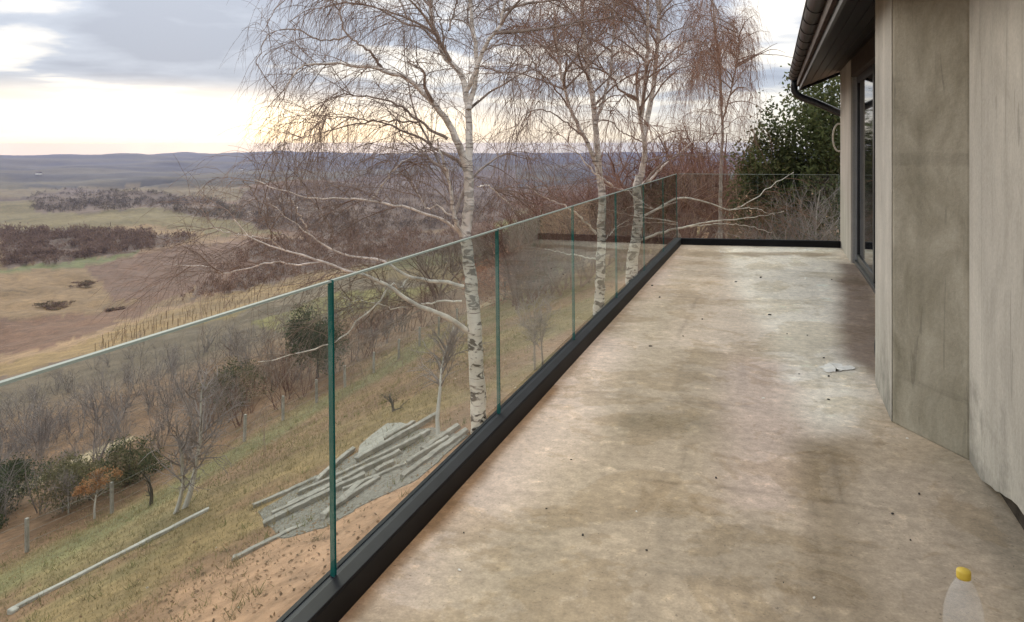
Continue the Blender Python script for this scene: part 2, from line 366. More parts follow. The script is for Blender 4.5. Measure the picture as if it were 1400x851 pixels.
twig('straw_stake', (0.26, 0.19, 0.11)); twig('bark_grey', (0.30, 0.26, 0.22)); twig('bark_dark', (0.06, 0.05, 0.042)); twig('whitewash', (0.50, 0.46, 0.41))

# ------------------------------------------------------------------ ground
PS = ([-120, -40, -8, 1.5, 22, 70, 200, 400, 900, 5000], [4.0, 1.5, -2.0, -2.65, -11.2, -25.6, -54, -76, -90, -120])
RD = ([0, 150, 250, 350, 500, 800, 1100, 1600, 2200, 3000, 4500, 6000, 7400, 9000],
      [-41, -41, -52, -58.5, -65.5, -76, -84, -96, -108, -119, -130, -124, -101, -108])
def gz(x, y):
    x = np.asarray(x, float); y = np.asarray(y, float)
    d = np.hypot(x, y)
    p = np.interp(-x, *PS); r = np.interp(d, *RD)
    w = sstep(140, 420, d); z = p * (1 - w) + r * w
    z = z + np.interp(d, [0, 14, 40, 150, 400], [0.0, 0.12, 0.35, 1.0, 2.0]) * (fbm(x / 7, y / 7, 3) - 0.5) * 2
    z = z + np.interp(d, [150, 400, 1000, 2500, 5000, 7000, 9000], [0, 7, 26, 44, 30, 12, 8]) * (fbm(x / 420 + 3, y / 420, 5, 3) - 0.5) * 2
    z = z + np.interp(d, [3000, 6000, 9000], [0, 26, 46]) * (fbm(x / 700 + 7, y / 700, 9, 5) - 0.5) * 2
    return z
def hit(px, py):
    """where the ray of a photo pixel meets the ground: n x 3, depth"""
    px = np.atleast_1d(np.asarray(px, float)); py = np.atleast_1d(np.asarray(py, float))
    D = np.geomspace(5, 14000, 700)
    X = (px[:, None] - CX) / F * D; Z = EYE - (py[:, None] - HY) / F * D
    x = CS * X - SN * D; y = SN * X + CS * D
    below = Z < gz(x, y); k = np.argmax(below, 1); k = np.where(below.any(1), k, len(D) - 1); k = np.maximum(k, 1)
    i = np.arange(len(px)); g0 = (Z - gz(x, y))[i, k - 1]; g1 = (Z - gz(x, y))[i, k]
    t = np.clip(g0 / (g0 - g1 + 1e-9), 0, 1); d = D[k - 1] + (D[k] - D[k - 1]) * t
    X = (px - CX) / F * d; x = CS * X - SN * d; y = SN * X + CS * d
    return np.stack([x, y, gz(x, y)], 1), d
def hit1(px, py):
    p, d = hit(px, py); return p[0], d[0]

WOODS = {  # bare woods on the far slopes, outlines in the photograph
    'w1': [(38, 268), (90, 257), (150, 260), (215, 262), (300, 274), (330, 292), (335, 302), (270, 297), (215, 283), (130, 291), (45, 290)],
    'w2': [(0, 313), (150, 316), (270, 324), (232, 338), (165, 346), (80, 358), (0, 366)],
    'w3': [(330, 262), (480, 244), (640, 232), (700, 232), (700, 300), (560, 318), (450, 322), (345, 312), (325, 290)],
    'w4': [(345, 330), (470, 318), (620, 320), (700, 318), (690, 345), (560, 352), (430, 372), (330, 398), (250, 412), (300, 372)],
}
def paint(x, y, z):
    px, py, d = to_px(x, y, z); dist = np.hypot(x, y)
    wob = (fbm(x / (dist * 0.02 + 1), y / (dist * 0.02 + 1), 21, 3) - 0.5)
    px = px + wob * 26; py = py + wob * 5
    n1 = fbm(x / 160, y / 160, 31, 3); n2 = fbm(x / 900, y / 900, 33, 3); n3 = fbm(x / 2.2, y / 2.2, 35, 4); n4 = fbm(x / 9, y / 9, 37, 3)
    C = np.empty(x.shape + (3,)); A = lambda *c: np.array(c)
    olive, green, straw, brown = A(.135, .118, .062), A(.10, .12, .05), A(.225, .165, .098), A(.13, .082, .062)
    wood, soil, litter, dry = A(.11, .082, .072), A(.33, .215, .155), A(.19, .122, .082), A(.205, .155, .085)
    t = sstep(.42, .58, n1)[..., None]; C[:] = olive * (1 - t) + brown * t
    t = sstep(.52, .6, n2)[..., None]; C[:] = C * (1 - t) + straw * .8 * t
    far = sstep(1350, 2100, dist)[..., None]
    ft = sstep(.47, .56, fbm(x / 520, y / 420, 41, 3))[..., None]
    C[:] = C * (1 - far) + (A(.042, .042, .046) * (1 - ft * .45) + olive * ft * .45) * far
    front = (d > 40)
    def P(poly, c, k=1.0):
        m = inpoly(px, py, poly) & front & (dist > 90); C[m] = C[m] * (1 - k) + np.array(c) * k
    P([(-200, 262), (180, 255), (520, 258), (520, 280), (300, 276), (200, 266), (-200, 272)], A(.145, .12, .078))
    P([(-300, 288), (140, 292), (205, 282), (235, 292), (340, 308), (420, 330), (300, 326), (140, 316), (-300, 312)], A(.145, .127, .066))
    P([(200, 266), (240, 268), (300, 280), (260, 282)], A(.18, .15, .10))
    P([(120, 318), (200, 307), (300, 322), (420, 330), (300, 342), (270, 330)], straw)
    for k in ('w1', 'w2', 'w3', 'w4'): P(WOODS[k], wood)
    P([(-300, 376), (0, 368), (150, 349), (192, 340), (170, 352), (110, 366), (-300, 384)], A(.11, .13, .06))
    P([(190, 340), (345, 318), (430, 326), (340, 330), (180, 350)], A(.20, .14, .095))
    P([(110, 366), (200, 345), (345, 325), (345, 370), (240, 405), (150, 412), (125, 385)], A(.13, .083, .065))
    P([(-300, 384), (115, 366), (150, 405), (130, 432), (-300, 448)], A(.20, .145, .088))
    P([(-300, 448), (130, 430), (240, 402), (170, 446), (60, 482), (-300, 500)], A(.14, .085, .06))
    P([(-200, 520), (0, 492), (60, 482), (300, 402), (345, 392), (470, 376), (300, 438), (0, 518)], A(.215, .16, .08))
    P([(-200, 505), (0, 488), (60, 476), (300, 396), (300, 402), (60, 483), (0, 497)], A(.25, .18, .115))
    P([(-300, 560), (0, 516), (300, 437), (470, 378), (640, 390), (640, 520), (0, 720), (-300, 720)], A(.15, .115, .095))
    P([(670, 305), (800, 290), (800, 335), (670, 342)], A(.17, .17, .065))
    P([(345, 440), (460, 400), (640, 390), (640, 420), (420, 470)], A(.2, .18, .08))
    # the slope under the terrace: bare soil, leaf litter, thin grass
    near = dist < 110; s = -x
    t = sstep(.40, .62, n3 * .6 + n4 * .4)[..., None]; g = dry * (1 - t) + A(.165, .138, .075) * t
    t = sstep(.38, .56, fbm(x / 4, y / 4, 51, 4))[..., None]; g = g * (1 - t) + litter * t
    edge = 8.2 + (n4 - .5) * 5 + (fbm(x / 1.3, y / 1.3, 53, 3) - .5) * 2.5 - sstep(14, 22, y) * 3
    t = (1 - sstep(-.9, .9, s - edge))[..., None]; g = g * (1 - t) + (soil * (.75 + .5 * n3[..., None])) * t
    t = (sstep(16.5, 18, s + (n4 - .5) * 3) * (1 - sstep(19.5, 21, s + (n4 - .5) * 3)) * sstep(.35, .6, fbm(x / 6, y / 12, 55, 3)))[..., None]; g = g * (1 - t) + A(.135, .135, .07) * t
    t = sstep(20.8, 22.5, s + (n4 - .5))[..., None]; g = g * (1 - t) + (A(.15, .092, .062) * (.7 + .6 * n3[..., None])) * t
    t = (1 - sstep(0, 1, np.abs(s - 34 - (n4 - .5) * 3) - .5))[..., None] * (y < 34)[..., None]; g = g * (1 - t) + A(.42, .36, .27) * t
    w = (1 - sstep(75, 115, dist))[..., None] * near[..., None]
    C = C * np.array((.82, .74, .60))      # winter fields: dull and warm
    g = g * np.array((1.0, .885, .74))
    return C * (1 - w) + g * w

def build_ground():
    fa = np.concatenate([np.linspace(-180, -48, 40)[:-1], np.linspace(-48, 42, 500), np.linspace(42, 180, 40)[1:-1]])
    rr = np.concatenate([np.geomspace(1.2, 12, 36)[:-1], np.geomspace(12, 60, 105)[:-1], np.geomspace(60, 4000, 150)[:-1], np.geomspace(4000, 9000, 46)])
    th = np.radians(fa)                                  # angle to the right of the view axis
    A_, R_ = np.meshgrid(th, rr, indexing='ij')
    X = np.sin(A_) * R_; D = np.cos(A_) * R_
    x = CS * X - SN * D; y = SN * X + CS * D; z = gz(x, y)
    na, nr = A_.shape; idx = np.arange(na * nr).reshape(na, nr)
    nx = np.roll(idx, -1, 0)
    q = np.stack([idx[:, :-1], idx[:, 1:], nx[:, 1:], nx[:, :-1]], -1).reshape(-1, 4)
    V = np.stack([x, y, z], -1).reshape(-1, 3)
    o = mesh_np('ground', V, [q], M['terrain'], None, paint(x, y, z).reshape(-1, 3), smooth=True)
    tag(o, 'hillside falling from the terrace to a valley of fields and ploughland', kind='structure')
build_ground()

# ------------------------------------------------------------------ terrace floor
FLOOR_STAINS = [  # photo outline, albedo, strength, blur passes
    ([(900, 330), (1160, 330), (1230, 580), (1100, 620), (1000, 560), (840, 560), (700, 640), (560, 851), (440, 851), (640, 640)], (.56, .475, .385), .8, 7),
    ([(560, 700), (900, 335), (945, 335), (870, 450), (790, 570), (700, 700), (600, 851), (470, 851)], (.66, .535, .44), .75, 5),
    ([(985, 338), (1150, 338), (1152, 365), (1152, 470), (1205, 545), (1180, 575), (1120, 600), (1085, 560), (1070, 500), (1030, 430), (1000, 380)], (.72, .675, .575), .85, 4),
    ([(930, 336), (985, 336), (985, 400), (950, 470), (915, 470), (900, 440)], (.45, .365, .27), .55, 5),
    ([(880, 470), (985, 480), (1000, 540), (985, 575), (850, 560), (820, 600), (850, 510)], (.36, .295, .205), .6, 2),
    ([(985, 575), (950, 600), (830, 590), (850, 560)], (.30, .25, .175), .6, 1),
    ([(850, 405), (925, 410), (915, 470), (820, 462)], (.42, .35, .25), .6, 2),
    ([(1000, 480), (1080, 500), (1100, 600), (1090, 720), (1000, 720), (985, 560)], (.55, .44, .37), .65, 3),
    ([(1085, 600), (1200, 600), (1160, 640), (1185, 760), (1215, 851), (1090, 851), (1110, 720)], (.33, .265, .185), .8, 1),
    ([(1165, 640), (1330, 640), (1400, 700), (1400, 851), (1220, 851), (1190, 760)], (.43, .36, .28), .6, 3),
    ([(700, 560), (830, 570), (800, 640), (660, 625)], (.58, .47, .37), .5, 2),
    ([(600, 730), (760, 700), (800, 770), (700, 851), (560, 851)], (.40, .33, .235), .55, 3),
    ([(770, 770), (890, 790), (880, 851), (740, 851)], (.52, .43, .32), .5, 1),
    ([(900, 690), (1080, 700), (1090, 800), (890, 790)], (.44, .365, .27), .6, 0),
    ([(900, 800), (1000, 790), (1020, 851), (910, 851)], (.53, .43, .31), .6, 1),
    ([(1147, 362), (1178, 362), (1215, 440), (1215, 520), (1150, 482)], (.25, .19, .145), .85, 1),
    ([(940, 345), (1145, 345), (1145, 350), (945, 350)], (.36, .29, .21), .8, 1),
    ([(1070, 520), (1082, 490), (1095, 500), (1090, 535)], (.75, .72, .64), .8, 1),
    ([(1110, 500), (1165, 495), (1175, 508), (1120, 512)], (.75, .72, .64), .8, 1),
]
def far_y(x): return 12.55 + (x + 1.38) * 0.172
def build_floor():
    x0, x1, y0, y1 = -1.50, 1.30, -3.0, 13.05; nx, ny = 90, 512
    X, Y = np.meshgrid(np.linspace(x0, x1, nx), np.linspace(y0, y1, ny), indexing='ij')
    px, py, d = to_px(X, Y, 0 * X)
    C = np.empty(X.shape + (3,)); base = np.array((.44, .36, .262)); C[:] = base
    n = fbm(X * 1.1, Y * 1.1, 61, 5)[..., None]; n2 = fbm(X * 5, Y * 5, 63, 4)[..., None]
    wx = (fbm(X * 6, Y * 6, 67, 3) - .5) * 24; wy = (fbm(X * 6, Y * 6, 69, 3) - .5) * 14
    def blur(m, k):
        for _ in range(k):
            p = np.pad(m, 2, mode='edge'); m = sum(p[2 + i:2 + i + nx, 2:2 + ny] for i in (-2, -1, 0, 1, 2)) / 5
            p = np.pad(m, 2, mode='edge'); m = sum(p[2:2 + nx, 2 + i:2 + i + ny] for i in (-2, -1, 0, 1, 2)) / 5
        return m
    for poly, c, k, b in FLOOR_STAINS:
        sc = np.clip(6 / np.maximum(d, .6), .25, 2)
        m = (inpoly(px + wx * sc, py + wy * sc, poly) & (d > .4)).astype(float)
        m = blur(m, b)[..., None] * k
        C = C * (1 - m) + np.array(c) * m
    tan = (1 - sstep(.02, .09, X + 1.38 + (fbm(X * 3, Y * 3, 71, 2) - .5) * .06))[..., None] * (.35 + .65 * (Y < 5)[..., None]); C = C * (1 - tan) + np.array((.34, .235, .15)) * tan
    wall_dark = sstep(.70, .90, X + (fbm(X * 3, Y * 3, 75, 3) - .5) * .25)[..., None] * (Y < 4.6)[..., None] * .45; C = C * (1 - wall_dark) + np.array((.26, .235, .18)) * wall_dark  # floor tone gets darker towards the near wall
    for yy, xa, xb in ((2.95, -1.3, .2), (3.75, -.6, .55), (4.95, -1.3, -.1), (6.15, -1.3, -.2), (8.3, -1.35, .5), (10.4, -1.35, .9)):      # pour joints in the screed
        ln = (np.exp(-((Y - yy - (fbm(X * 2, X * 0, 77) - .5) * .05 - X * .04) / .014) ** 2) * (X > xa) * (X < xb))[..., None] * .4; C = C * (1 - ln) + C * .55 * ln
    for xx, ya, yb in ((-.42, 2.2, 4.95), (.17, 2.0, 3.75), (-.2, 4.95, 6.15), (.30, 3.75, 6.1), (-.75, 6.15, 8.3)):
        ln = (np.exp(-((X - xx - (fbm(Y * 2, Y * 0, 78) - .5) * .05) / .012) ** 2) * (Y > ya) * (Y < yb))[..., None] * .33; C = C * (1 - ln) + C * .55 * ln
    # panels of the screed that dried to slightly different tones
    ci = (X * 1.55 + .3 * (np.floor(Y / 1.22) % 2) + 40).astype(int); cj = np.floor(Y / 1.22 + .2).astype(int)
    C = C * (.94 + .12 * _h(ci.astype(np.int64), cj.astype(np.int64), 5))[..., None]
    sp = sstep(.66, .74, fbm(X * 9, Y * 9, 83, 4))[..., None]; C = C * (1 + .13 * sp)
    mean = C.mean((0, 1)); C = np.clip(mean + (C - mean) * 1.2, .12, .8) * np.array((1.03, .985, .945))
    C = C * (.80 + .30 * n + .14 * n2)
    V = np.stack([X, Y, (fbm(X * 2, Y * 2, 79, 3) - .5) * .006], -1)
    V[..., 1] = np.minimum(V[..., 1], far_y(X) + .02)
    idx = np.arange(nx * ny).reshape(nx, ny)
    q = np.stack([idx[:-1, :-1], idx[1:, :-1], idx[1:, 1:], idx[:-1, 1:]], -1).reshape(-1, 4)
    m, nt, N, L, b = mat_new('screed'); setp(b, None, 0.82, 0.25)
    vc = N.new('ShaderNodeVertexColor'); vc.layer_name = 'Col'; tc = N.new('ShaderNodeTexCoord'); cur = vc.outputs[0]
    def nzf(scale, det, lo, hi, a, c, ro=.65):
        n_ = N.new('ShaderNodeTexNoise'); n_.inputs['Scale'].default_value = scale; n_.inputs['Detail'].default_value = det; n_.inputs['Roughness'].default_value = ro; L.new(tc.outputs['Object'], n_.inputs['Vector'])
        mr = N.new('ShaderNodeMapRange'); mr.inputs[1].default_value = lo; mr.inputs[2].default_value = hi; mr.inputs[3].default_value = a; mr.inputs[4].default_value = c; L.new(n_.outputs[0], mr.inputs[0]); return mr.outputs[0], n_.outputs[0]
    k1, h1 = nzf(2.6, 10, .3, .7, .88, 1.10, .7); k2, h2 = nzf(19, 9, .32, .68, .74, 1.18, .72); k3, h3 = nzf(90, 5, .3, .7, .84, 1.12); k4, h4 = nzf(46, 3, .66, .70, 1.0, .55); k5, h5 = nzf(11, 8, .58, .64, 1.0, 1.20, .7)
    for k in (k1, k2, k3, k4, k5):
        v = N.new('ShaderNodeVectorMath'); v.operation = 'SCALE'; L.new(cur, v.inputs[0]); L.new(k, v.inputs['Scale']); cur = v.outputs[0]
    for sc_, lo, hi, tone, dist in ((1.15, .515, .545, (.87, .84, .78, 1), .5), (2.7, .575, .60, (.89, .865, .82, 1), .9), (5.5, .60, .625, (1.16, 1.15, 1.12, 1), .3)):     # tan water stains and dried cement films with ragged edges
        n_ = N.new('ShaderNodeTexNoise'); n_.inputs['Scale'].default_value = sc_; n_.inputs['Detail'].default_value = 12; n_.inputs['Roughness'].default_value = .68; n_.inputs['Distortion'].default_value = dist; L.new(tc.outputs['Object'], n_.inputs['Vector'])
        mr = N.new('ShaderNodeMapRange'); mr.inputs[1].default_value = lo; mr.inputs[2].default_value = hi; L.new(n_.outputs[0], mr.inputs[0])
        mm = N.new('ShaderNodeMixRGB'); mm.blend_type = 'MULTIPLY'; L.new(mr.outputs[0], mm.inputs[0]); L.new(cur, mm.inputs[1]); mm.inputs[2].default_value = tone; cur = mm.outputs[0]
    L.new(cur, b.inputs['Base Color'])
    ad = N.new('ShaderNodeMath'); ad.operation = 'ADD'; L.new(h2, ad.inputs[0]); L.new(h3, ad.inputs[1])
    bp = N.new('ShaderNodeBump'); bp.inputs['Strength'].default_value = .28; bp.inputs['Distance'].default_value = .006; L.new(ad.outputs[0], bp.inputs['Height']); L.new(bp.outputs[0], b.inputs['Normal'])
    rg, _ = nzf(2.0, 6, .35, .65, .62, .92); L.new(rg, b.inputs['Roughness'])
    o = mesh_np('terrace_floor', V.reshape(-1, 3), [q], m, None, C.reshape(-1, 3), smooth=True)
    tag(o, 'stained bare concrete screed floor of the terrace', kind='structure')
    sl_ = prism('terrace_slab', [(-1.52, -3.0), (1.3, -3.0), (1.3, 13.06), (-1.52, 12.62)], -0.26, -0.012, M['slab']); tag(sl_, 'concrete slab edge under the terrace floor', kind='structure')
build_floor()

# ------------------------------------------------------------------ glass railing
def build_railing():
    rt = empty('glass_railing', (-1.45, 2.37, 0), 'frameless glass balustrade set in a low black base channel round the terrace', 'railing')
    def channel(a, b, out, miter_a, miter_b):
        a = np.array(a, float); b = np.array(b, float); t = (b - a) / np.linalg.norm(b - a); n = np.array(out, float)
        prof = [('base_channel', (0.0, .058, -.004, .092), 'black_metal'), ('channel_cap', (0.001, .057, .0925, .104), 'channel_top'),
                ('gasket', (.058, .082, .0, .097), 'rubber'), ('outer_lip', (.082, .102, -.10, .100), 'channel_top')]
        for nm, (o0, o1, z0, z1), mt in prof:
            V = []
            for z in (z0, z1):
                for (p, m_) in ((a, miter_a), (b, miter_b)):
                    for o_ in ((o0, o1) if p is a else (o1, o0)):
                        q = p + n * o_ + t * m_ * o_; V.append((q[0], q[1], z))
            ob = mesh_np(nm, V, [BQ], M[mt], rt); 
            if nm != 'gasket': addbev(ob, .0025)
    A0, A1, A2 = (-1.38, -3.0), (-1.38, 12.55), (0.985, 12.957)
    d2 = np.array(A2) - np.array(A1); d2 /= np.linalg.norm(d2); n2 = np.array([-d2[1], d2[0]])
    mi = math.tan((math.pi / 2 - math.atan2(d2[1], d2[0])) / 2) 
    channel(A0, A1, (-1, 0), 0, mi); channel(A1, A2, n2, -mi, 0)
    def pane(p, q, out, h=1.125):
        p = np.array(p, float); q = np.array(q, float); t = (q - p) / np.linalg.norm(q - p); n = np.array(out, float); th = .0175
        lean = .012
        V = []
        for z, ln in ((.06, 0), (h - .006, lean * .99), (h, lean)):
            for (e, o_) in ((p, -th / 2), (q, -th / 2), (q, th / 2), (p, th / 2)):
                w = e + n * (o_ * (.8 if z == h else 1) + ln); V.append((w[0], w[1], z))
        lo = BQ[[0, 2, 3, 4, 5]]; up = np.array([[4, 5, 9, 8], [5, 6, 10, 9], [6, 7, 11, 10], [7, 4, 8, 11], [8, 9, 10, 11]])
        o = mesh_np('glass_pane', V, [np.concatenate([lo, up])], M['glass'], rt)
        me = o.data; me.materials.append(M['glass_edge']); me.materials.append(M['glass_top'])
        for k, f in enumerate(me.polygons):
            nn = f.normal
            if abs(nn.x * t[0] + nn.y * t[1]) > .7: f.material_index = 1
            elif k >= 5 or abs(nn.z) > .7: f.material_index = 2      # the ground and polished top edge
    js = [-2.79, -1.07, .65, 2.37, 4.09, 5.81, 7.53, 9.25, 10.97, 12.60]
    for a, b in zip(js[:-1], js[1:]): pane((-1.45, a + .006), (-1.45, b - .006), (-1, 0))
    c = np.array(A1) + n2 * .07; e = np.array((0.97, c[1] + (0.97 - c[0]) * d2[1] / d2[0])); s0 = np.array((-1.432, c[1] + (-1.432 - c[0]) * d2[1] / d2[0])); mid = (s0 + e) / 2
    pane(s0, mid - d2 * .006, n2); pane(mid + d2 * .006, e, n2)
build_railing()

# ------------------------------------------------------------------ house
def tube_obj(name, pts, r, mat, parent=None, K=24, S=12, r1=None, jit=0.0):
    P = resample(pts, K, jit)[None]; Rr = np.linspace(r, r if r1 is None else r1, K)[None]
    V, q = tubes(P, Rr, S); T = []
    for k in (0, K - 1):
        T.append(np.arange(k * S, (k + 1) * S)[::-1] if k == 0 else np.arange(k * S, (k + 1) * S))
    o = mesh_np(name, V, [q] + [t[None] for t in T], mat, parent, smooth=True)
    return o
def build_house():
    h = empty('concrete_house', (1.2, 6, 0), 'unfinished grey rendered house wall with tall dark sliding door under a black eave', 'house')
    TOP = 2.86
    w = prism('wall', [(.94, 4.22), (1.25, 4.22), (1.25, 4.60), (.94, 4.60)], -.005, TOP, M['plaster'], h)
    # nearer stretch: the render stops short of the floor, ragged lower edge
    n = 90; ys = np.linspace(4.22, -3.0, n); zl = np.interp(4.22 - ys, [0, .12, .5, 1.2, 8], [.0, .05, .13, .19, .2]) + .04 * (fbm(ys * 5, ys * 0, 81, 4) - .5) * 2 * (ys < 4.15)
    V = np.concatenate([np.stack([0 * ys + xx, ys, zz], 1) for xx, zz in ((.9405, zl), (.9405, 0 * zl + TOP), (1.0, 0 * zl + TOP), (1.0, zl))])
    Q = [[a * n + i, a * n + i + 1, b * n + i + 1, b * n + i] for a, b in ((0, 1), (1, 2), (2, 3), (3, 0)) for i in range(n - 1)]
    mesh_np('wall', V, [np.array(Q)], M['plaster'], h)
    box('wall_footing', (.985, 1.25, -3.0, 4.215, -.005, .3), M['dark_gap'], h)
    box('wall', (1.001, 1.26, -3.0, 4.215, .301, TOP), M['interior'], h)
    # pilaster: splayed face, its shade and stains both in the concrete colour; outer face plastered
    prism('pilaster', [(.652, 4.93), (.938, 4.462), (1.30, 4.462), (1.30, 5.70), (.652, 5.70)], -.005, TOP, M['shaded_concrete'], h, .012)
    box('pilaster_render', (.646, .6515, 4.945, 5.70, .0, TOP), M['plaster'], h, .002)
    # far pier with its door jamb
    box('pier', (.99, 1.45, 11.40, 13.10, -.005, TOP), M['pier'], h, .006)
    box('door_jamb', (1.012, 1.14, 11.372, 11.3985, .0, 2.50), M['jamb'], h)
    box('lintel', (.995, 1.45, 5.701, 11.397, 2.501, TOP), M['beam'], h, .004)
    # sliding door
    d = empty('sliding_door', (0, 0, 0)); d.parent = h; d.location = -h.location
    def dp(nm, b, mt, bev=.003):
        o = mesh_np(nm, box_v(*b), [BQ], M[mt]); o.parent = d
        if bev: addbev(o, bev)
    del_ = [(5.71, 7.58), (7.60, 9.47), (9.49, 11.36)]
    dp('threshold', (1.03, 1.22, 5.705, 11.37, -.004, .045), 'frame')
    for i, (a, b) in enumerate(del_):
        xo = 1.06 + .05 * (i % 2)
        dp('door_stile', (xo, xo + .05, a, a + .085, .046, 2.495), 'frame'); dp('door_stile', (xo, xo + .05, b - .085, b, .046, 2.495), 'frame')
        dp('door_rail', (xo + .001, xo + .049, a + .0855, b - .0855, .047, .13), 'frame'); dp('door_rail', (xo + .001, xo + .049, a + .0855, b - .0855, 2.41, 2.494), 'frame')
        dp('pane', (xo + .018, xo + .030, a + .086, b - .086, .131, 2.409), 'door_glass', 0)
        dp('stile_trim', (xo - .012, xo - .001, b - .03, b - .012, .05, 2.49), 'frame_trim', 0)
    box('room_back', (1.6, 1.7, 4.7, 11.4, -.005, TOP), M['interior'], h)
    # storey below the terrace
    prism('lower_wall', [(-1.2, -3), (6, -3), (6, 13.0), (-1.2, 12.5)], -5.5, -.262, M['plaster'], h)
    prism('house_body', [(1.71, -3), (6, -3), (6, 13.08), (1.71, 13.08)], -.261, TOP, M['pier'], h)
    # roof: sloping soffit boards, fascia, gutter, downpipe
    rf = empty('roof', (0, 0, 0)); rf.parent = h; rf.location = -h.location
    def rp(nm, V, mt, bev=.003):
        o = mesh_np(nm, V, [BQ], M[mt]); o.parent = rf
        if bev: addbev(o, bev)
        return o
    Y0, Y1 = -3.0, 13.42; xs = np.linspace(.425, 1.42, 9); sz = lambda x: 2.50 + (x - .40) * .40
    for a, b in zip(xs[:-1], xs[1:]):
        a_ = a + .002; b_ = b - .004
        V = []
        for dz in (0, .02):
            V += [(a_, Y0, sz(a_) + dz), (b_, Y0, sz(b_) + dz), (b_, Y1, sz(b_) + dz), (a_, Y1, sz(a_) + dz)]
        rp('soffit_board', V, 'soffit', .004)
    rp('fascia_board', box_v(.398, .422, Y0, Y1 + .02, 2.46, 2.70), 'soffit')
    V = [(x, Y1 + dy, sz(x) + dz) for dz in (-.045, .13) for (x, dy) in ((.423, .001), (1.42, .001), (1.42, .025), (.423, .025))]
    rp('barge_board', V, 'soffit')
    V = [(x, y, sz(x) + dz) for dz in (.035, .15) for (x, y) in ((.36, Y0), (6.0, Y0), (6.0, Y1 + .06), (.36, Y1 + .06))]
    rp('roof_covering', V, 'roof')
    # half-round gutter
    th = np.linspace(math.pi, 2 * math.pi, 15); r = .074; cx, cz = .318, 2.685
    prof = [(cx + r * math.cos(a), cz + r * math.sin(a)) for a in th]; prof2 = [(cx + (r - .004) * math.cos(a), cz + (r - .004) * math.sin(a)) for a in th[::-1]]
    def extr(nm, pr, y0, y1, mt, par):
        n = len(pr); V = [(x, y0, z) for x, z in pr] + [(x, y1, z) for x, z in pr]
        me = bpy.data.meshes.new(nm); me.from_pydata(V, [], [(i, (i + 1) % n, n + (i + 1) % n, n + i) for i in range(n)] + [tuple(range(n))[::-1], tuple(range(n, 2 * n))]); me.update(); me.materials.append(M[mt])
        for f in me.polygons[:n]: f.use_smooth = True
        return link2(nm, me, par)
    def link2(nm, me, par):
        o = bpy.data.objects.new(nm, me); COL.objects.link(o); o.parent = par; return o
    extr('gutter', prof + prof2, Y0, Y1, 'gutter', rf)
    extr('gutter_end', prof, Y1, Y1 + .006, 'gutter', rf)
    rb = [(cx + (r + .006) * math.cos(a), cz + (r + .006) * math.sin(a)) for a in th] + [(cx + (r + .001) * math.cos(a), cz + (r + .001) * math.sin(a)) for a in th[::-1]]
    for k in range(22): extr('gutter_bracket', rb, 13.25 - .62 * k, 13.28 - .62 * k, 'soffit', rf)
    o = tube_obj('gutter_bead', [(cx - r, Y0, cz + .004), (cx - r, 5, cz + .004), (cx - r, Y1, cz + .004)], .010, M['gutter']); o.parent = rf
    o = tube_obj('downpipe', [(cx, 13.26, 2.63), (cx, 13.26, 2.50), (cx + .015, 13.262, 2.43), (cx + .09, 13.265, 2.355), (cx + .3, 13.27, 2.27), (.97, 13.275, 2.10), (1.10, 13.28, 2.03), (1.16, 13.28, 1.9), (1.16, 13.28, 1.2), (1.16, 13.28, -2.0)], .054, M['frame'], K=60, S=16); o.parent = rf
build_house()
def loop_obj():
    c = np.array([.995, 13.135, 1.70]); a = np.linspace(-.3, 2 * math.pi - .3, 40)
    pts = np.stack([c[0] + .09 * np.cos(a) - .02, c[1] + .02 * np.sin(a * 2), c[2] + .215 * np.sin(a)], 1)
    pts = np.vstack([pts])
    o = tube_obj('cable_loop', pts, .014, M['cable'], K=70, S=8); tag(o, 'pale loop of cable hanging at the far house corner below the downpipe', 'cable')
loop_obj()

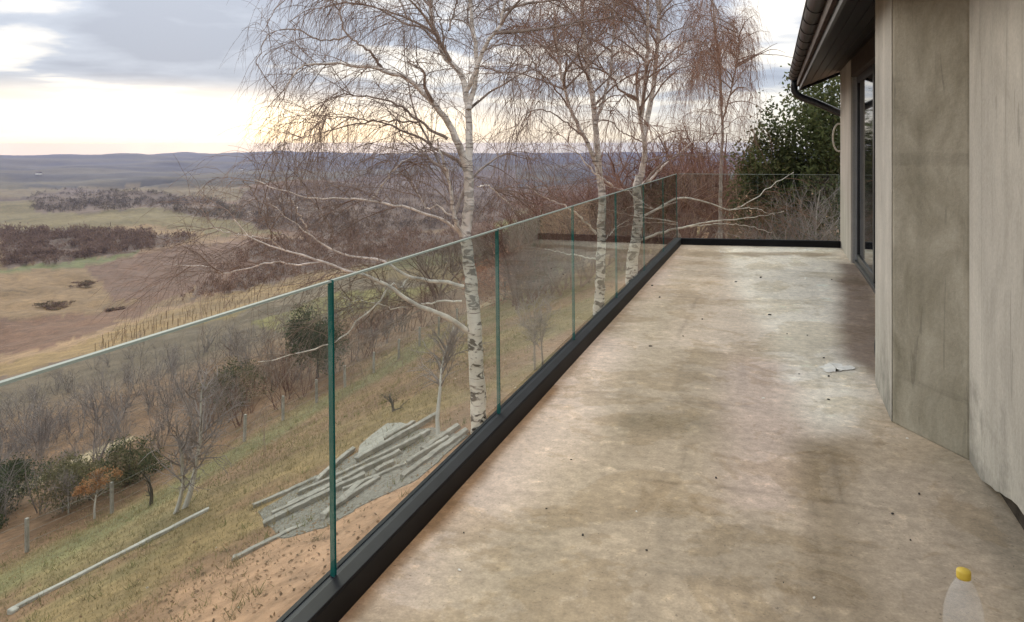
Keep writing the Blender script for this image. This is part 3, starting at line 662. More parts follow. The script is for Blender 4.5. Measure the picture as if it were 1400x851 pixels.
# ------------------------------------------------------------------ trees: builders
def limb_world(pts, d, dd):
    """photo polyline -> world, depth runs from d to d + dd"""
    n = len(pts); return [at(p[0], p[1], d + dd * (i / (n - 1)) ** .8) for i, p in enumerate(pts)]
def bark_col(V, z0, top):
    k = np.interp(V[:, 2], [z0, z0 + 2.2, z0 + 4.5, z0 + 8], [1.0, 1.0, .45, .3]); return np.stack([k, k, k], 1)
def birch(label, base_px, d0, trunk, r_base, stems, limbs, seed, n2, n3, n4, tw, fill=0, bark='birch', droop=1.0, l2=(.5, 1.35), l3=(.35, .95), keep=(325, 1050)):
    rg = np.random.default_rng(seed)
    b = at(base_px, 400, d0); b[2] = gz(b[0], b[1]) - .12
    root = empty('birch_tree', b, label, 'tree')
    tp = [b] + [at(p[0], p[1], d0) for p in trunk]
    P = resample(tp, 46, .006, rg)[None]; Rr = (r_base * np.interp(np.linspace(0, 1, 46), [0, .06, .25, 1], [1.35, 1.08, 1.0, .52]))[None]
    Rr *= 1 + rg.normal(0, .025, Rr.shape)
    V, q = tubes(P, Rr, 14); mesh_np('trunk', V, [q], M[bark], root, bark_col(V, b[2], 8), smooth=True)
    paths = []
    for pts, dd, r0, r1 in stems:
        W = resample(limb_world(pts, d0, dd), 30, .008, rg); paths.append((W, r0, r1, bark, 10))
    for pts, dd, r0, mt in limbs:
        W = resample(limb_world(pts, d0, dd), 26, .010, rg); paths.append((W, r0, .0045, mt, 7))
    # limbs that fill the crown to the back and front, off the stems' upper half
    stem_arr = np.stack([resample(p[0], 26) for p in paths[:len(stems)]])
    if fill:
        S, T, i, t = kids(stem_arr, fill, .15, 1.0, rg)
        D = side(T, rg, .55, .9, .25); Ln = rg.uniform(1.0, 2.6, fill) * (1.15 - .5 * t)
        G = grow(S, D, Ln, 26, .28 * droop, .06, rg)
        for k in range(fill): paths.append((G[k], .016 + .012 * rg.random(), .004, 'dark_limb', 6))
    for W, r0, r1, mt, S in paths:
        Rl = r0 + (r1 - r0) * np.linspace(0, 1, len(W)) ** .8
        V, q = tubes(W[None], Rl[None], S); mesh_np('branch', V, [q], M[mt], root, bark_col(V, b[2], 8) * .8 if mt == 'birch' else None, smooth=True)
    arr = np.stack([resample(p[0], 26) for p in paths])
    A_ = Acc()
    S, T, i, t = kids(arr, n2, .12, 1.0, rg, .8)
    L2 = rg.uniform(*l2, n2) * (1.1 - .45 * t); up = np.where(S[:, 2] > .8, .25, .05)
    D = side(T, rg, .75, .75); D[:, 2] += up
    P2 = grow(S, D, L2, 8, .55 * droop, .10, rg)
    ex, ey, _ = to_px(P2[:, -1, 0], P2[:, -1, 1], P2[:, -1, 2]); ok = (ey > 235) | ((ex > keep[0]) & (ex < keep[1])); P2 = P2[ok]; n2 = len(P2)
    V, q = tubes(P2, taper(n2, 8, np.full(n2, .0068), .0022), 3); A_.add(V, q)
    S, T, i, t = kids(P2, n3, .1, 1.0, rg); L3 = rg.uniform(*l3, n3)
    P3 = grow(S, side(T, rg, .8, .75), L3, 6, np.where(S[:, 2] > 1.2, 2.0, .8) * droop, .11, rg); V, q = tubes(P3, taper(n3, 6, np.full(n3, .0029), .0013), 3); A_.add(V, q)
    S, T, i, t = kids(P3, n4, .1, 1.0, rg); L4 = rg.uniform(.14, .48, n4)
    P4 = grow(S, side(T, rg, .9, .6), L4, 4, np.where(S[:, 2] > 1.2, 2.6, .9) * droop, .14, rg); V, q = tubes(P4, taper(n4, 4, np.full(n4, .0018), .0010), 3); A_.add(V, q)
    o = A_.build('twigs', M[tw], root); tag(o, kind='stuff')
    return root

U = 'pale_limb'; K_ = 'dark_limb'
birch('white birch with dark diamond bark and low boughs spreading over the railing', 658, 9.8,
      [(655, 580), (651, 500), (648, 440), (645, 400), (640, 350), (637, 318), (640, 288), (641, 258), (640, 222)], .110,
      [([(640, 226), (642, 190), (641, 150), (637, 130), (633, 110), (625, 95), (610, 80), (601, 62), (598, 48), (590, 20), (588, -40), (580, -130)], .5, .052, .014),
       ([(638, 232), (628, 200), (617, 176), (608, 162), (599, 150), (587, 136), (573, 120), (559, 109), (547, 105), (523, 96), (500, 93), (462, 88), (431, 88), (410, 92), (398, 106), (388, 128)], -.7, .055, .006),
       ([(637, 132), (650, 97), (660, 70), (669, 55), (686, 30), (690, -10), (700, -90)], -.4, .032, .012),
       ([(641, 150), (652, 90), (645, 30), (640, -40), (650, -150)], .3, .035, .014),
       ([(633, 325), (625, 309), (618, 279), (614, 244), (606, 222), (598, 190)], -.5, .036, .010)],
      [([(523, 96), (514, 82), (504, 70), (490, 59), (476, 49), (469, 38), (465, 21), (455, -20)], -.4, .020, K_),
       ([(476, 49), (447, 56), (429, 53), (408, 43), (386, 40), (370, 45), (358, 63), (350, 90)], -.5, .014, K_),
       ([(590, 10), (560, -20), (500, -30), (440, -20), (390, 0), (365, 30)], .6, .018, K_),
       ([(600, 60), (575, 38), (545, 30), (510, 10), (470, 5), (420, 15), (395, 30)], .9, .018, K_),
       ([(612, 190), (594, 180), (573, 167), (554, 150), (528, 136), (500, 132), (471, 129), (447, 136), (430, 160)], -.2, .022, K_),
       ([(573, 167), (533, 166), (500, 163), (460, 160), (430, 172), (410, 190)], .4, .013, K_),
       ([(632, 228), (624, 219), (608, 210), (593, 203), (579, 191), (549, 179), (520, 168), (480, 172), (440, 182), (400, 192)], .3, .022, K_),
       ([(613, 42), (622, 14), (628, -20), (640, -80)], .3, .016, K_), ([(610, 80), (601, 23), (585, 0), (570, -40)], -.3, .014, K_),
       ([(660, 70), (690, 60), (720, 70), (735, 100), (738, 140)], .6, .014, K_),
       ([(652, 90), (690, 100), (715, 130), (722, 170)], -.5, .012, K_),
       ([(630, 318), (604, 300), (582, 292), (545, 281), (508, 275), (470, 272), (420, 270), (375, 258), (348, 246)], -.7, .021, U),
       ([(508, 275), (525, 250), (547, 225), (571, 211), (590, 205)], -.1, .014, U),
       ([(617, 294), (599, 282), (585, 285), (570, 262), (560, 240)], .3, .012, U),
       ([(642, 455), (617, 438), (582, 422), (554, 408), (529, 389), (497, 375), (466, 368), (440, 357), (416, 350), (390, 343), (367, 335), (346, 326), (329, 309), (320, 300)], -1.1, .037, U),
       ([(440, 358), (404, 362), (376, 359), (341, 366), (306, 373), (287, 366), (240, 362)], -.4, .013, U),
       ([(390, 343), (367, 328), (330, 322), (288, 311)], -.7, .010, U),
       ([(634, 392), (600, 385), (561, 378), (525, 357), (500, 354), (466, 347), (444, 337), (433, 328), (416, 316), (400, 305), (386, 293), (369, 279)], -.3, .027, U),
       ([(421, 316), (409, 293), (402, 279), (390, 271), (380, 255)], -.3, .010, U),
       ([(402, 330), (376, 314), (357, 295), (350, 272), (341, 255), (332, 248)], -.5, .011, K_),
       ([(456, 321), (447, 302), (433, 283), (421, 265), (409, 241), (404, 227)], -.2, .012, K_),
       ([(561, 378), (545, 395), (533, 389), (518, 413), (490, 438), (464, 465), (452, 472), (406, 484), (353, 495)], -.8, .015, U),
       ([(631, 412), (593, 413), (547, 422), (511, 415), (462, 406)], -.2, .014, U),
       ([(652, 255), (668, 256), (685, 268), (700, 285), (715, 295)], .5, .010, U)],
      11, 500, 3300, 7400, 'twig_brown', fill=22)
birch('slim white birch between two glass joints, closer to the terrace corner', 818, 13.5,
      [(818, 440), (820, 400), (822, 340), (822, 300), (824, 268), (819, 240), (817, 205)], .105,
      [([(817, 208), (812, 150), (803, 90), (797, 40), (792, -40), (780, -160)], .3, .055, .016),
       ([(818, 230), (800, 190), (780, 150), (765, 90), (758, 20), (750, -60)], -.5, .040, .012),
       ([(814, 170), (830, 120), (838, 60), (840, -30)], .6, .034, .012)],
      [([(815, 320), (785, 290), (760, 277), (735, 265), (715, 250)], -.6, .024, U), ([(816, 355), (770, 346), (745, 340)], -.3, .014, U),
       ([(824, 330), (845, 310), (860, 300)], .2, .012, U),
       ([(838, 255), (815, 238), (790, 210), (765, 185), (735, 165)], -.6, .018, U),
       ([(800, 190), (770, 165), (740, 150), (715, 160), (700, 190)], .3, .018, K_), ([(780, 150), (750, 110), (720, 90), (695, 95), (685, 130)], -.3, .018, K_),
       ([(765, 90), (740, 50), (710, 35), (690, 50), (682, 90)], .5, .016, K_), ([(812, 150), (840, 130), (860, 140), (868, 180)], -.5, .014, K_),
       ([(797, 40), (770, 5), (740, 0), (720, 30), (712, 70)], .6, .016, K_)],
      23, 310, 1900, 4400, 'twig_red', fill=24, droop=1.2)
birch('thick white birch forking low beside the terrace corner, bough reaching to the evergreen', 865, 14.2,
      [(864, 378), (870, 323), (873, 286), (871, 258), (874, 240)], .136,
      [([(873, 250), (880, 225), (882, 200), (879, 185), (876, 165), (871, 138), (871, 115), (881, 104)], -.3, .062, .020),
       ([(879, 190), (888, 150), (896, 95), (901, 30), (904, -50), (910, -160)], .5, .055, .016),
       ([(876, 165), (884, 90), (886, 30), (884, -10), (875, -120)], -.6, .042, .014)],
      [([(872, 258), (895, 240), (912, 222), (925, 212), (950, 192), (970, 182)], .4, .030, U), ([(873, 262), (900, 228), (940, 205), (960, 190), (990, 180)], -.3, .022, K_),
       ([(871, 139), (850, 125), (835, 105), (825, 95), (815, 75), (808, 60), (800, 30)], -.4, .026, K_), ([(825, 95), (800, 80), (770, 65), (752, 54), (735, 60)], -.6, .016, K_),
       ([(871, 118), (860, 108), (850, 95), (845, 70)], .2, .012, K_), ([(880, 195), (850, 180), (835, 165), (810, 170), (790, 185)], -.5, .014, K_),
       ([(896, 95), (920, 70), (945, 55), (965, 62), (975, 95), (978, 140)], .5, .020, K_), ([(898, 60), (925, 42), (950, 40), (960, 70)], -.5, .016, K_),
       ([(890, 140), (915, 105), (945, 90), (965, 110), (972, 160)], -.4, .018, K_), ([(880, 200), (905, 185), (925, 180), (940, 200)], .4, .014, K_),
       ([(902, 20), (930, -10), (965, -5), (985, 30), (992, 90)], .7, .018, K_), ([(884, 30), (860, 5), (835, 5), (820, 35)], .4, .016, K_),
       ([(870, 330), (900, 319), (935, 311), (980, 302), (1030, 297), (1072, 289)], -.3, .026, U), ([(874, 300), (900, 285), (930, 270), (960, 275), (995, 287), (1022, 277), (1058, 252), (1085, 236)], .5, .024, U),
       ([(935, 311), (975, 306), (1020, 309), (1055, 318)], -.4, .014, U), ([(995, 287), (1030, 285), (1060, 295)], .2, .012, U), ([(874, 262), (840, 258), (815, 245)], -.2, .012, U)],
      37, 400, 2600, 5800, 'twig_red', fill=34, droop=1.35)
birch('slender reddish weeping birch standing against the evergreen, beyond the terrace end', 985, 20.0,
      [(985, 280), (986, 230), (988, 180), (986, 140)], .055,
      [([(986, 145), (984, 90), (978, 40), (972, -40)], .3, .045, .014), ([(987, 170), (1000, 120), (1010, 70), (1008, 40)], -.4, .03, .010)],
      [([(1000, 120), (1018, 95), (1030, 90), (1038, 120), (1040, 170)], .4, .016, K_), ([(1008, 60), (1020, 45), (1030, 60), (1034, 110)], -.5, .014, K_),
       ([(984, 90), (965, 70), (950, 80), (945, 130)], .3, .016, K_), ([(988, 180), (1010, 160), (1025, 165), (1035, 200)], -.4, .012, K_), ([(986, 160), (965, 150), (950, 170)], .5, .012, K_)],
      41, 190, 1500, 3400, 'twig_red', fill=26, bark='dark_limb', droop=1.7, l2=(.5, 1.1), l3=(.5, 1.2), keep=(900, 1030))

# ---- generic bare bush or tree
def bare(rg, base, H, W, nst, n2, n3, n4=0, lean=(0, 0), r0=.03, wild=.14, grav=-.12, low=.1, K=(8, 6, 4, 3)):
    """returns (stem verts, quads), (twig verts, quads) of a leafless plant H high and W wide"""
    base = np.asarray(base, float)
    S = base + np.concatenate([rg.normal(0, .04 * W, (nst, 2)), np.full((nst, 1), -.08)], 1)
    a = rg.uniform(0, 2 * np.pi, nst); sp = W / H * rg.uniform(.1, .55, nst)
    D = np.stack([np.cos(a) * sp + lean[0], np.sin(a) * sp + lean[1], np.ones(nst)], 1)
    P1 = grow(S, D, H * rg.uniform(.62, .92, nst), K[0], grav, wild, rg); st = tubes(P1, taper(nst, K[0], rg.uniform(.7, 1.1, nst) * r0, r0 * .22), 5)
    A_ = []
    S, T, i, t = kids(P1, n2, low, 1, rg); P2 = grow(S, side(T, rg, .6, .8, .2), H * rg.uniform(.18, .48, n2) * (1.15 - .6 * t), K[1], grav, wild, rg); A_.append(tubes(P2, taper(n2, K[1], np.full(n2, r0 * .36), r0 * .1), 3))
    S, T, i, t = kids(P2, n3, .1, 1, rg); P3 = grow(S, side(T, rg, .75, .8, .1), H * rg.uniform(.07, .2, n3), K[2], grav * .5, wild * 1.2, rg); A_.append(tubes(P3, taper(n3, K[2], np.full(n3, r0 * .15), r0 * .06), 3))
    if n4:
        S, T, i, t = kids(P3, n4, .1, 1, rg); P4 = grow(S, side(T, rg, .8, .8), H * rg.uniform(.03, .09, n4), K[3], 0, wild * 1.2, rg); A_.append(tubes(P4, taper(n4, K[3], np.full(n4, r0 * .08), r0 * .045), 3))
    return st, A_
def bare_thing(name, label, base, H, W, nst, n2, n3, n4, bark, tw, seed, cat='tree', group=None, trunk_h=0, **k):
    rg = np.random.default_rng(seed); base = np.asarray(base, float); root = empty(name, base, label, cat, group)
    st, tw_ = bare(rg, base, H, W, nst, n2, n3, n4, **k)
    mesh_np('trunk' if cat == 'tree' else 'stem', st[0], [st[1]], M[bark], root, smooth=True)
    A_ = Acc()
    for v, q in tw_: A_.add(v, q)
    tag(A_.build('twigs', M[tw], root), kind='stuff'); return root

def leaves(rg, C, Rr, n, size, cols, flat=.5, shell=.55):
    """n leaf quads in an ellipsoid full of clumps: verts, quads, colours"""
    C = np.asarray(C, float); Rr = np.asarray(Rr, float); nc = max(8, n // 45)
    u = norm(rg.normal(0, 1, (nc, 3))); cc = C + u * Rr * (shell + (1 - shell) * rg.random((nc, 1))) ** .6 * rg.uniform(.75, 1.1, (nc, 1))
    i = rg.integers(0, nc, n); p = cc[i] + rg.normal(0, 1, (n, 3)) * Rr * .19
    a = norm(rg.normal(0, 1, (n, 3))); b = norm(np.cross(a, rg.normal(0, 1, (n, 3)))); s = size * rg.uniform(.6, 1.4, (n, 1))
    V = np.stack([p - a * s, p - b * s * flat, p + a * s, p + b * s * flat], 1)
    col = np.asarray(cols)[rg.integers(0, len(cols), nc)][i] * rg.uniform(.75, 1.25, (n, 1))
    return V.reshape(-1, 3), np.arange(4 * n).reshape(n, 4), np.repeat(col, 4, 0)
def leafy(name, label, base, H, W, n, size, cols, seed, cat='tree', bark='bark_dark', cone=False, group=None, lobes=5):
    rg = np.random.default_rng(seed); base = np.asarray(base, float); root = empty(name, base, label, cat, group)
    P1 = grow(np.repeat(base[None] - [0, 0, .1], 1, 0), np.array([[.03, .02, 1.]]), np.array([H * .8]), 10, 0, .03, rg); V, q = tubes(P1, taper(1, 10, np.array([.035 * H ** .7]), .01), 7); mesh_np('trunk', V, [q], M[bark], root, smooth=True)
    A_ = Acc()
    for k in range(lobes):
        if cone:
            f = (k + .5) / lobes; c = base + [0, 0, H * (.12 + .84 * f)]; rr = np.array([1, 1, 0]) * W / 2 * (1.02 - f) ** .75 + [0, 0, H / lobes * .75]
        else:
            a = rg.uniform(0, 6.28); f = rg.random(); c = base + [math.cos(a) * W * .24, math.sin(a) * W * .24, H * ((.10 if cat == 'bush' else .22) + .58 * (f ** 1.3 if cat == 'bush' else f))]; rr = np.array([.30 * W, .30 * W, .26 * H]) * rg.uniform(.8, 1.15)
        A_.add(*[x for x in leaves(rg, c, rr, n // lobes, size, cols)][:2], None, C=None) if False else None
        V, q, cl = leaves(rg, c, rr, n // lobes, size, cols); A_.add(V, q, None, cl)
    tag(A_.build('crown', M['veg'], root), kind='stuff'); return root

# ------------------------------------------------------------------ slope below: fence, poles, small trees
def fence():
    pts = [hit1(px, py)[0] for px, py in ((37, 755), (334, 604), (387, 575), (433, 551), (472, 530), (511, 510), (545, 491))]
    a, b = pts[0], pts[1]; pts[1:1] = []      # the stretch between is hidden by shrubs
    mid = []
    for t in (.33, .66):
        p = a + (b - a) * t; p[2] = gz(p[0], p[1]); mid.append(p)
    pts = [pts[0]] + mid + pts[1:]
    d = pts[-1] - pts[-2]
    for k in (1, 2, 3):
        p = pts[-1] + d * .9; p[2] = gz(p[0], p[1]); pts.append(p)
    p = a - (mid[0] - a); p[2] = gz(p[0], p[1]); pts.insert(0, p)
    rt = empty('wire_fence', pts[1], 'wire fence on pale concrete posts along the foot of the slope', 'fence')
    rg = np.random.default_rng(3)
    for p in pts:
        l = rg.normal(0, .03, 2); w = .05; V = []
        for z, dx in ((-.3, 0), (1.08, 1)):
            for sx, sy in ((-1, -1), (1, -1), (1, 1), (-1, 1)): V.append((p[0] + sx * w + l[0] * dx, p[1] + sy * w + l[1] * dx, p[2] + z))
        o = mesh_np('post', V, [BQ], M['post'], rt); addbev(o, .012)
    for z in (.3, .62, .95):
        tube_obj('wire', [p + [0, 0, z] for p in pts], .004, M['wire'], rt, K=60, S=4)
fence()

def lying(name, label, p0, p1, w, h, mat, cat, group=None, lift=0.0, bev=.012):
    a, _ = hit1(*p0); b, _ = hit1(*p1); w *= .85; h *= .62; lift *= .8; a = a + [0, 0, rng.uniform(-.02, .05)]; t = norm(b - a); n = norm(np.cross([0, 0, 1.0], t)); u = np.cross(t, n)
    K = 14; V = []; bow = rng.normal(0, .02); Q = []
    for k in range(K):
        f = k / (K - 1); e = a + (b - a) * f + n * (bow * math.sin(f * math.pi) + rng.normal(0, .004)) + u * rng.normal(0, .004)
        for s_, z in ((-1, -.03), (1, -.03), (1, h), (-1, h)):
            V.append(e + n * s_ * w / 2 * rng.uniform(.90, 1.04) + u * (z * (rng.uniform(.86, 1.05) if z > 0 else 1)) + t * (rng.uniform(-.05, .05) if k in (0, K - 1) else 0) + np.array([0, 0, lift]))
        if k: Q += [[4 * k - 4 + i_, 4 * k - 4 + (i_ + 1) % 4, 4 * k + (i_ + 1) % 4, 4 * k + i_] for i_ in range(4)]
    Q += [[3, 2, 1, 0], [4 * K - 4, 4 * K - 3, 4 * K - 2, 4 * K - 1]]
    c = (a + b) / 2; o = mesh_np(name, np.array(V) - c, [np.array(Q)], mat); o.location = c; addbev(o, bev); return tag(o, label, cat, group)
lying('concrete_pole', 'long pale concrete pole lying alone on the grass below the twin-stemmed tree', (14, 838), (285, 698), .13, .11, M['pole'], 'pole')
box_p, _ = hit1(18, 838)
o = box('pole_collar', (-.10, .10, -.08, .08, -.03, .10), M['pole'], None, .03); o.location = box_p; tag(o, 'broken concrete lump at the lower end of the lone pole', 'rubble')
G_ = 'concrete posts dumped on the gravel patch'
for k, (a, b, w, h, lf, lab) in enumerate([
    ((346, 695), (435, 655), .15, .13, 0, 'concrete post at the outer edge of the gravel patch, sunk in leaves'),
    ((434, 662), (484, 617), .13, .12, .06, 'short concrete post crossing behind the nearest glass joint'),
    ((362, 720), (498, 654), .16, .15, .05, 'stout concrete post bordering the reddish soil side of the heap'),
    ((395, 696), (548, 621), .14, .13, .05, 'longest concrete post through the middle of the heap'),
    ((487, 634), (598, 572), .14, .14, .10, 'concrete post sticking out furthest towards the small orchard tree'),
    ((525, 606), (566, 580), .12, .12, .04, 'short concrete post on the edge of the flat grey sheet'),
    ((535, 623), (587, 594), .13, .13, .06, 'concrete post lying between the long post and the uphill pair'),
    ((576, 622), (627, 586), .14, .15, .04, 'lower concrete post of the uphill pair beside the birch trunk'),
    ((549, 656), (638, 592), .15, .14, .03, 'upper concrete post of the uphill pair, nearest the railing'),
    ((514, 648), (538, 636), .16, .16, .02, 'stubby dark-ended concrete offcut in the heap'),
    ((441, 711), (494, 664), .15, .12, .06, 'concrete post with mossy end overhanging the soil bank'),
    ((318, 768), (420, 716), .13, .06, 0, 'half-buried concrete kerb along the soil bank'),
    ((372, 712), (470, 664), .12, .11, .10, 'concrete post laid on top of the stout one by the soil'),
    ((408, 678), (500, 634), .11, .10, .02, 'thin concrete post half sunk in the gravel under the long post'),
    ((455, 700), (520, 655), .12, .10, .03, 'concrete post angled across the mossy-ended one'),
    ((500, 640), (575, 604), .11, .10, .13, 'thin post lying across the two longest posts'),
    ((556, 640), (612, 604), .11, .10, .08, 'thin concrete post wedged between the uphill pair'),
    ((470, 672), (556, 636), .12, .09, .02, 'flat weathered post at the gravel centre')]):
    lying('concrete_post', lab, a, b, w, h, M['post'], 'post', G_, lf)
def flat_patch(name, poly, mat, h, label, cat=None, kind=None, seed=5):
    P = np.array([hit1(*p)[0] for p in poly]); c = P.mean(0); n = len(P)
    Q_ = np.vstack([P, P[:1]]); tt = np.linspace(0, n, 61)[:-1]; ki = tt.astype(int); ring = Q_[ki] + (Q_[ki + 1] - Q_[ki]) * (tt - ki)[:, None] + (rng.normal(0, .03, (60, 3)) if kind else 0); m = len(ring)
    V = [c + [0, 0, h]] ; rings = []
    for f, dz in ((1.0, -.03), (.985, h), (.6, h), (.3, h)):
        rr = c + (ring - c) * f; rr[:, 2] = gz(rr[:, 0], rr[:, 1]) + dz; rings.append(rr)
    V[0][2] = gz(c[0], c[1]) + h
    VV = np.vstack([np.array(V)] + rings); Q = []; T = []
    for k in range(3):
        for i in range(m): Q.append([1 + k * m + i, 1 + k * m + (i + 1) % m, 1 + (k + 1) * m + (i + 1) % m, 1 + (k + 1) * m + i])
    for i in range(m): T.append([1 + 3 * m + i, 1 + 3 * m + (i + 1) % m, 0])
    o = mesh_np(name, VV - c, [np.array(Q), np.array(T)], mat); o.location = c; return tag(o, label, cat, None, kind)
flat_patch('gravel_patch', [(352, 700), (430, 655), (490, 618), (540, 590), (590, 585), (640, 596), (575, 655), (500, 690), (440, 725), (380, 738)], M['gravel'], .015, 'grey gravel spread under the dumped posts', None, 'structure')
flat_patch('roofing_sheet', [(487, 633), (491, 612), (508, 597), (529, 581), (548, 580), (560, 584), (525, 610)], M['sheet'], .05, 'flat grey sheet lying at the edge of the post heap', 'sheet')

def gp(px, py, dx=0.0, dy=0.0):
    p = hit1(px, py)[0] + np.array([dx, dy, 0.0]); p[2] = gz(p[0], p[1]); return p
b = gp(251, 696)
bare_thing('fruit_tree', 'twin-stemmed bare tree with pale whitewashed trunks on the grass slope', b, 3.7, 3.4, 2, 34, 220, 380, 'whitewash', 'twig_grey', 5, lean=(.05, .1), r0=.075, wild=.13, low=.3, grav=-.02)
bare_thing('fruit_tree', 'small bare orchard tree with pale trunk above the post heap', gp(614, 590), 2.9, 2.9, 1, 20, 150, 260, 'whitewash', 'twig_grey', 8, r0=.065, wild=.12, low=.38, grav=.03)
bare_thing('fruit_tree', 'bare pruned tree with dark crooked stems on the slope behind the second glass pane', gp(740, 500), 2.6, 2.0, 2, 24, 220, 400, 'bark_grey', 'twig_grey', 14, r0=.05, wild=.12, low=.3)
bare_thing('dead_tree', 'low crooked dead branch tree lying in the grass beyond the posts', gp(541, 562), 1.5, 2.2, 2, 10, 40, 60, 'bark_dark', 'bark_dark', 9, r0=.05, wild=.3, lean=(.2, .9), grav=.3)
bare_thing('tree_stump', 'dark bent stump with grass at its foot near the whitewashed tree', gp(208, 690), 1.6, .6, 1, 5, 12, 0, 'bark_dark', 'bark_dark', 10, r0=.085, wild=.12)
bare_thing('young_tree', 'grey leafless sapling beside the orange-leaved tree', gp(92, 703), 1.9, 1.5, 1, 20, 160, 200, 'bark_grey', 'twig_grey', 12, r0=.04)
def orange_tree():
    base = gp(131, 709); rg = np.random.default_rng(4); root = empty('young_oak', base, 'small tree with rusty orange leaves and white painted trunk', 'tree')
    st, tw_ = bare(rg, base, 1.75, 1.5, 1, 18, 60, 0, r0=.055, wild=.08, low=.45); mesh_np('trunk', st[0], [st[1]], M['whitewash'], root, smooth=True)
    A_ = Acc(); [A_.add(v, q) for v, q in tw_]; tag(A_.build('twigs', M['bark_grey'], root), kind='stuff')
    A_ = Acc()
    for c, r_ in (((-.1, 0, 1.25), (.55, .55, .3)), ((.3, .2, 1.5), (.5, .5, .25)), ((-.35, -.2, 1.05), (.35, .35, .2))):
        V, q, cl = leaves(rg, base + c, r_, 420, .04, [(.30, .145, .065), (.25, .115, .055), (.34, .18, .09)]); A_.add(V, q, None, cl)
    tag(A_.build('leaves', M['veg'], root), kind='stuff')
orange_tree()
EV = [(.045, .062, .028), (.062, .08, .036), (.034, .046, .022)]; OL = [(.13, .115, .058), (.10, .09, .045), (.15, .122, .072)]
leafy('laurel_bush', 'dense dark glossy evergreen bush beside the lowest fence post', gp(38, 700, -2.4, .6), 3.0, 3.6, 9000, .055, EV, 31, cat='bush', lobes=7)
leafy('laurel_bush', 'dark evergreen bush at the edge of the thicket, beyond the lowest fence post', gp(5, 730, -2.2, 0), 2.4, 3.2, 7500, .055, EV, 32, cat='bush', lobes=6)
leafy('olive_shrub', 'brownish green shrub behind the orange-leaved tree', gp(150, 690, -1.8, .8), 2.1, 3.4, 8000, .045, OL, 33, cat='bush', lobes=6)
leafy('olive_shrub', 'dull green shrub tangled with twigs behind the dark stump', gp(205, 660, -1.5, .5), 2.3, 2.8, 7000, .045, OL + EV, 34, cat='bush', lobes=6)
leafy('evergreen_tree', 'dark shaggy evergreen behind the first glass joint, beyond the fence', gp(489, 512, -3.5, 1.5), 4.6, 3.4, 9000, .065, EV + [(.05, .06, .03)], 35, lobes=9)
leafy('olive_shrub', 'broad dull green evergreen shrub standing in the grey thicket', gp(352, 560, -4, 3), 3.0, 3.8, 8000, .05, OL + EV, 36, cat='bush', lobes=8)
leafy('conifer_tree', 'narrow dark conifer seen through the second pane against the field', gp(738, 400, 0, 0), 5.2, 1.5, 2600, .12, EV, 38, cone=True, lobes=8)
leafy('russet_bush', 'pinkish russet bush glowing behind the birch trunk', gp(690, 410, 0, 0), 4.6, 6.0, 8000, .07, [(.33, .17, .115), (.28, .13, .085), (.38, .21, .14)], 39, cat='bush', lobes=7)

# ------------------------------------------------------------------ thickets and woods
def thicket(name, label, spots, mat, seed, hs, n2=26, n3=150, n4=150, protos=9, nst=(3, 6), r0=.035):
    rg = np.random.default_rng(seed); PR = []
    for k in range(protos):
        st, tw_ = bare(rg, (0, 0, 0), 1.0, rg.uniform(.7, 1.1), rg.integers(*nst), n2, n3, n4, r0=r0 / 4.0, wild=.13, low=.08, K=(6, 4, 3, 2))
        A_ = Acc(); A_.add(*st); [A_.add(v, q) for v, q in tw_]; PR.append((np.concatenate(A_.V), np.concatenate(A_.Q)))
    A_ = Acc()
    for (x, y) in spots:
        V, q = PR[rg.integers(protos)]; h = rg.uniform(*hs); a = rg.uniform(0, 6.28); c, s = math.cos(a), math.sin(a); wx = h * rg.uniform(.8, 1.2)
        A_.add(np.stack([(V[:, 0] * c - V[:, 1] * s) * wx + x, (V[:, 0] * s + V[:, 1] * c) * wx + y, V[:, 2] * h + gz(x, y)], 1), q)
    o = A_.build(name, M[mat]); tag(o, label, 'thicket', None, 'stuff')
def spots(n, test, seed, x0, x1, y0, y1):
    rg = np.random.default_rng(seed); out = []
    while len(out) < n:
        x = rg.uniform(x0, x1); y = rg.uniform(y0, y1); px, py, d = to_px(x, y, gz(x, y))
        if d > 3 and -140 < px < 1250 and test(x, y, float(px), float(d)): out.append((x, y))
    return out
thicket('grey_thicket', 'grey leafless scrub crowding the ground just beyond the wire fence', spots(120, lambda x, y, px, d: px < 560 and d < 56 and x < -23.5 - 1.5 * (px < 200), 1, -52, -22, 8, 60), 'twig_grey', 2, (1.7, 4.5), n3=130, n4=80)
thicket('grey_thicket', 'hazier grey leafless scrub reaching down to the straw coloured field', spots(155, lambda x, y, px, d: px < 560 and d >= 50 and x < -25, 21, -92, -25, 20, 95), 'twig_grey', 22, (2.0, 4.4), n2=18, n3=84, n4=40, r0=.045)
thicket('brown_thicket', 'reddish brown scrub along the upper stretch of the wire fence', spots(58, lambda x, y, px, d: 280 < px < 700, 3, -34, -22.3, 22, 75), 'twig_russet', 4, (2.2, 3.8), n3=110, n4=70)
thicket('red_woodland', 'reddish bare woodland on the slope behind the birches', spots(72, lambda x, y, px, d: 700 < px < 1000 and d > 27 and x < -1.5 - .02 * y, 5, -30, 0, 24, 95), 'twig_russet', 6, (5.0, 8.5), n2=32, n3=180, n4=140, r0=.056)
thicket('brown_woodland', 'brown bare trees filling the slope beyond the middle birch', spots(36, lambda x, y, px, d: 560 < px < 800 and d > 60, 7, -75, -14, 60, 170), 'twig_brown', 8, (6.0, 9.0), n2=30, n3=150, n4=90, r0=.066)
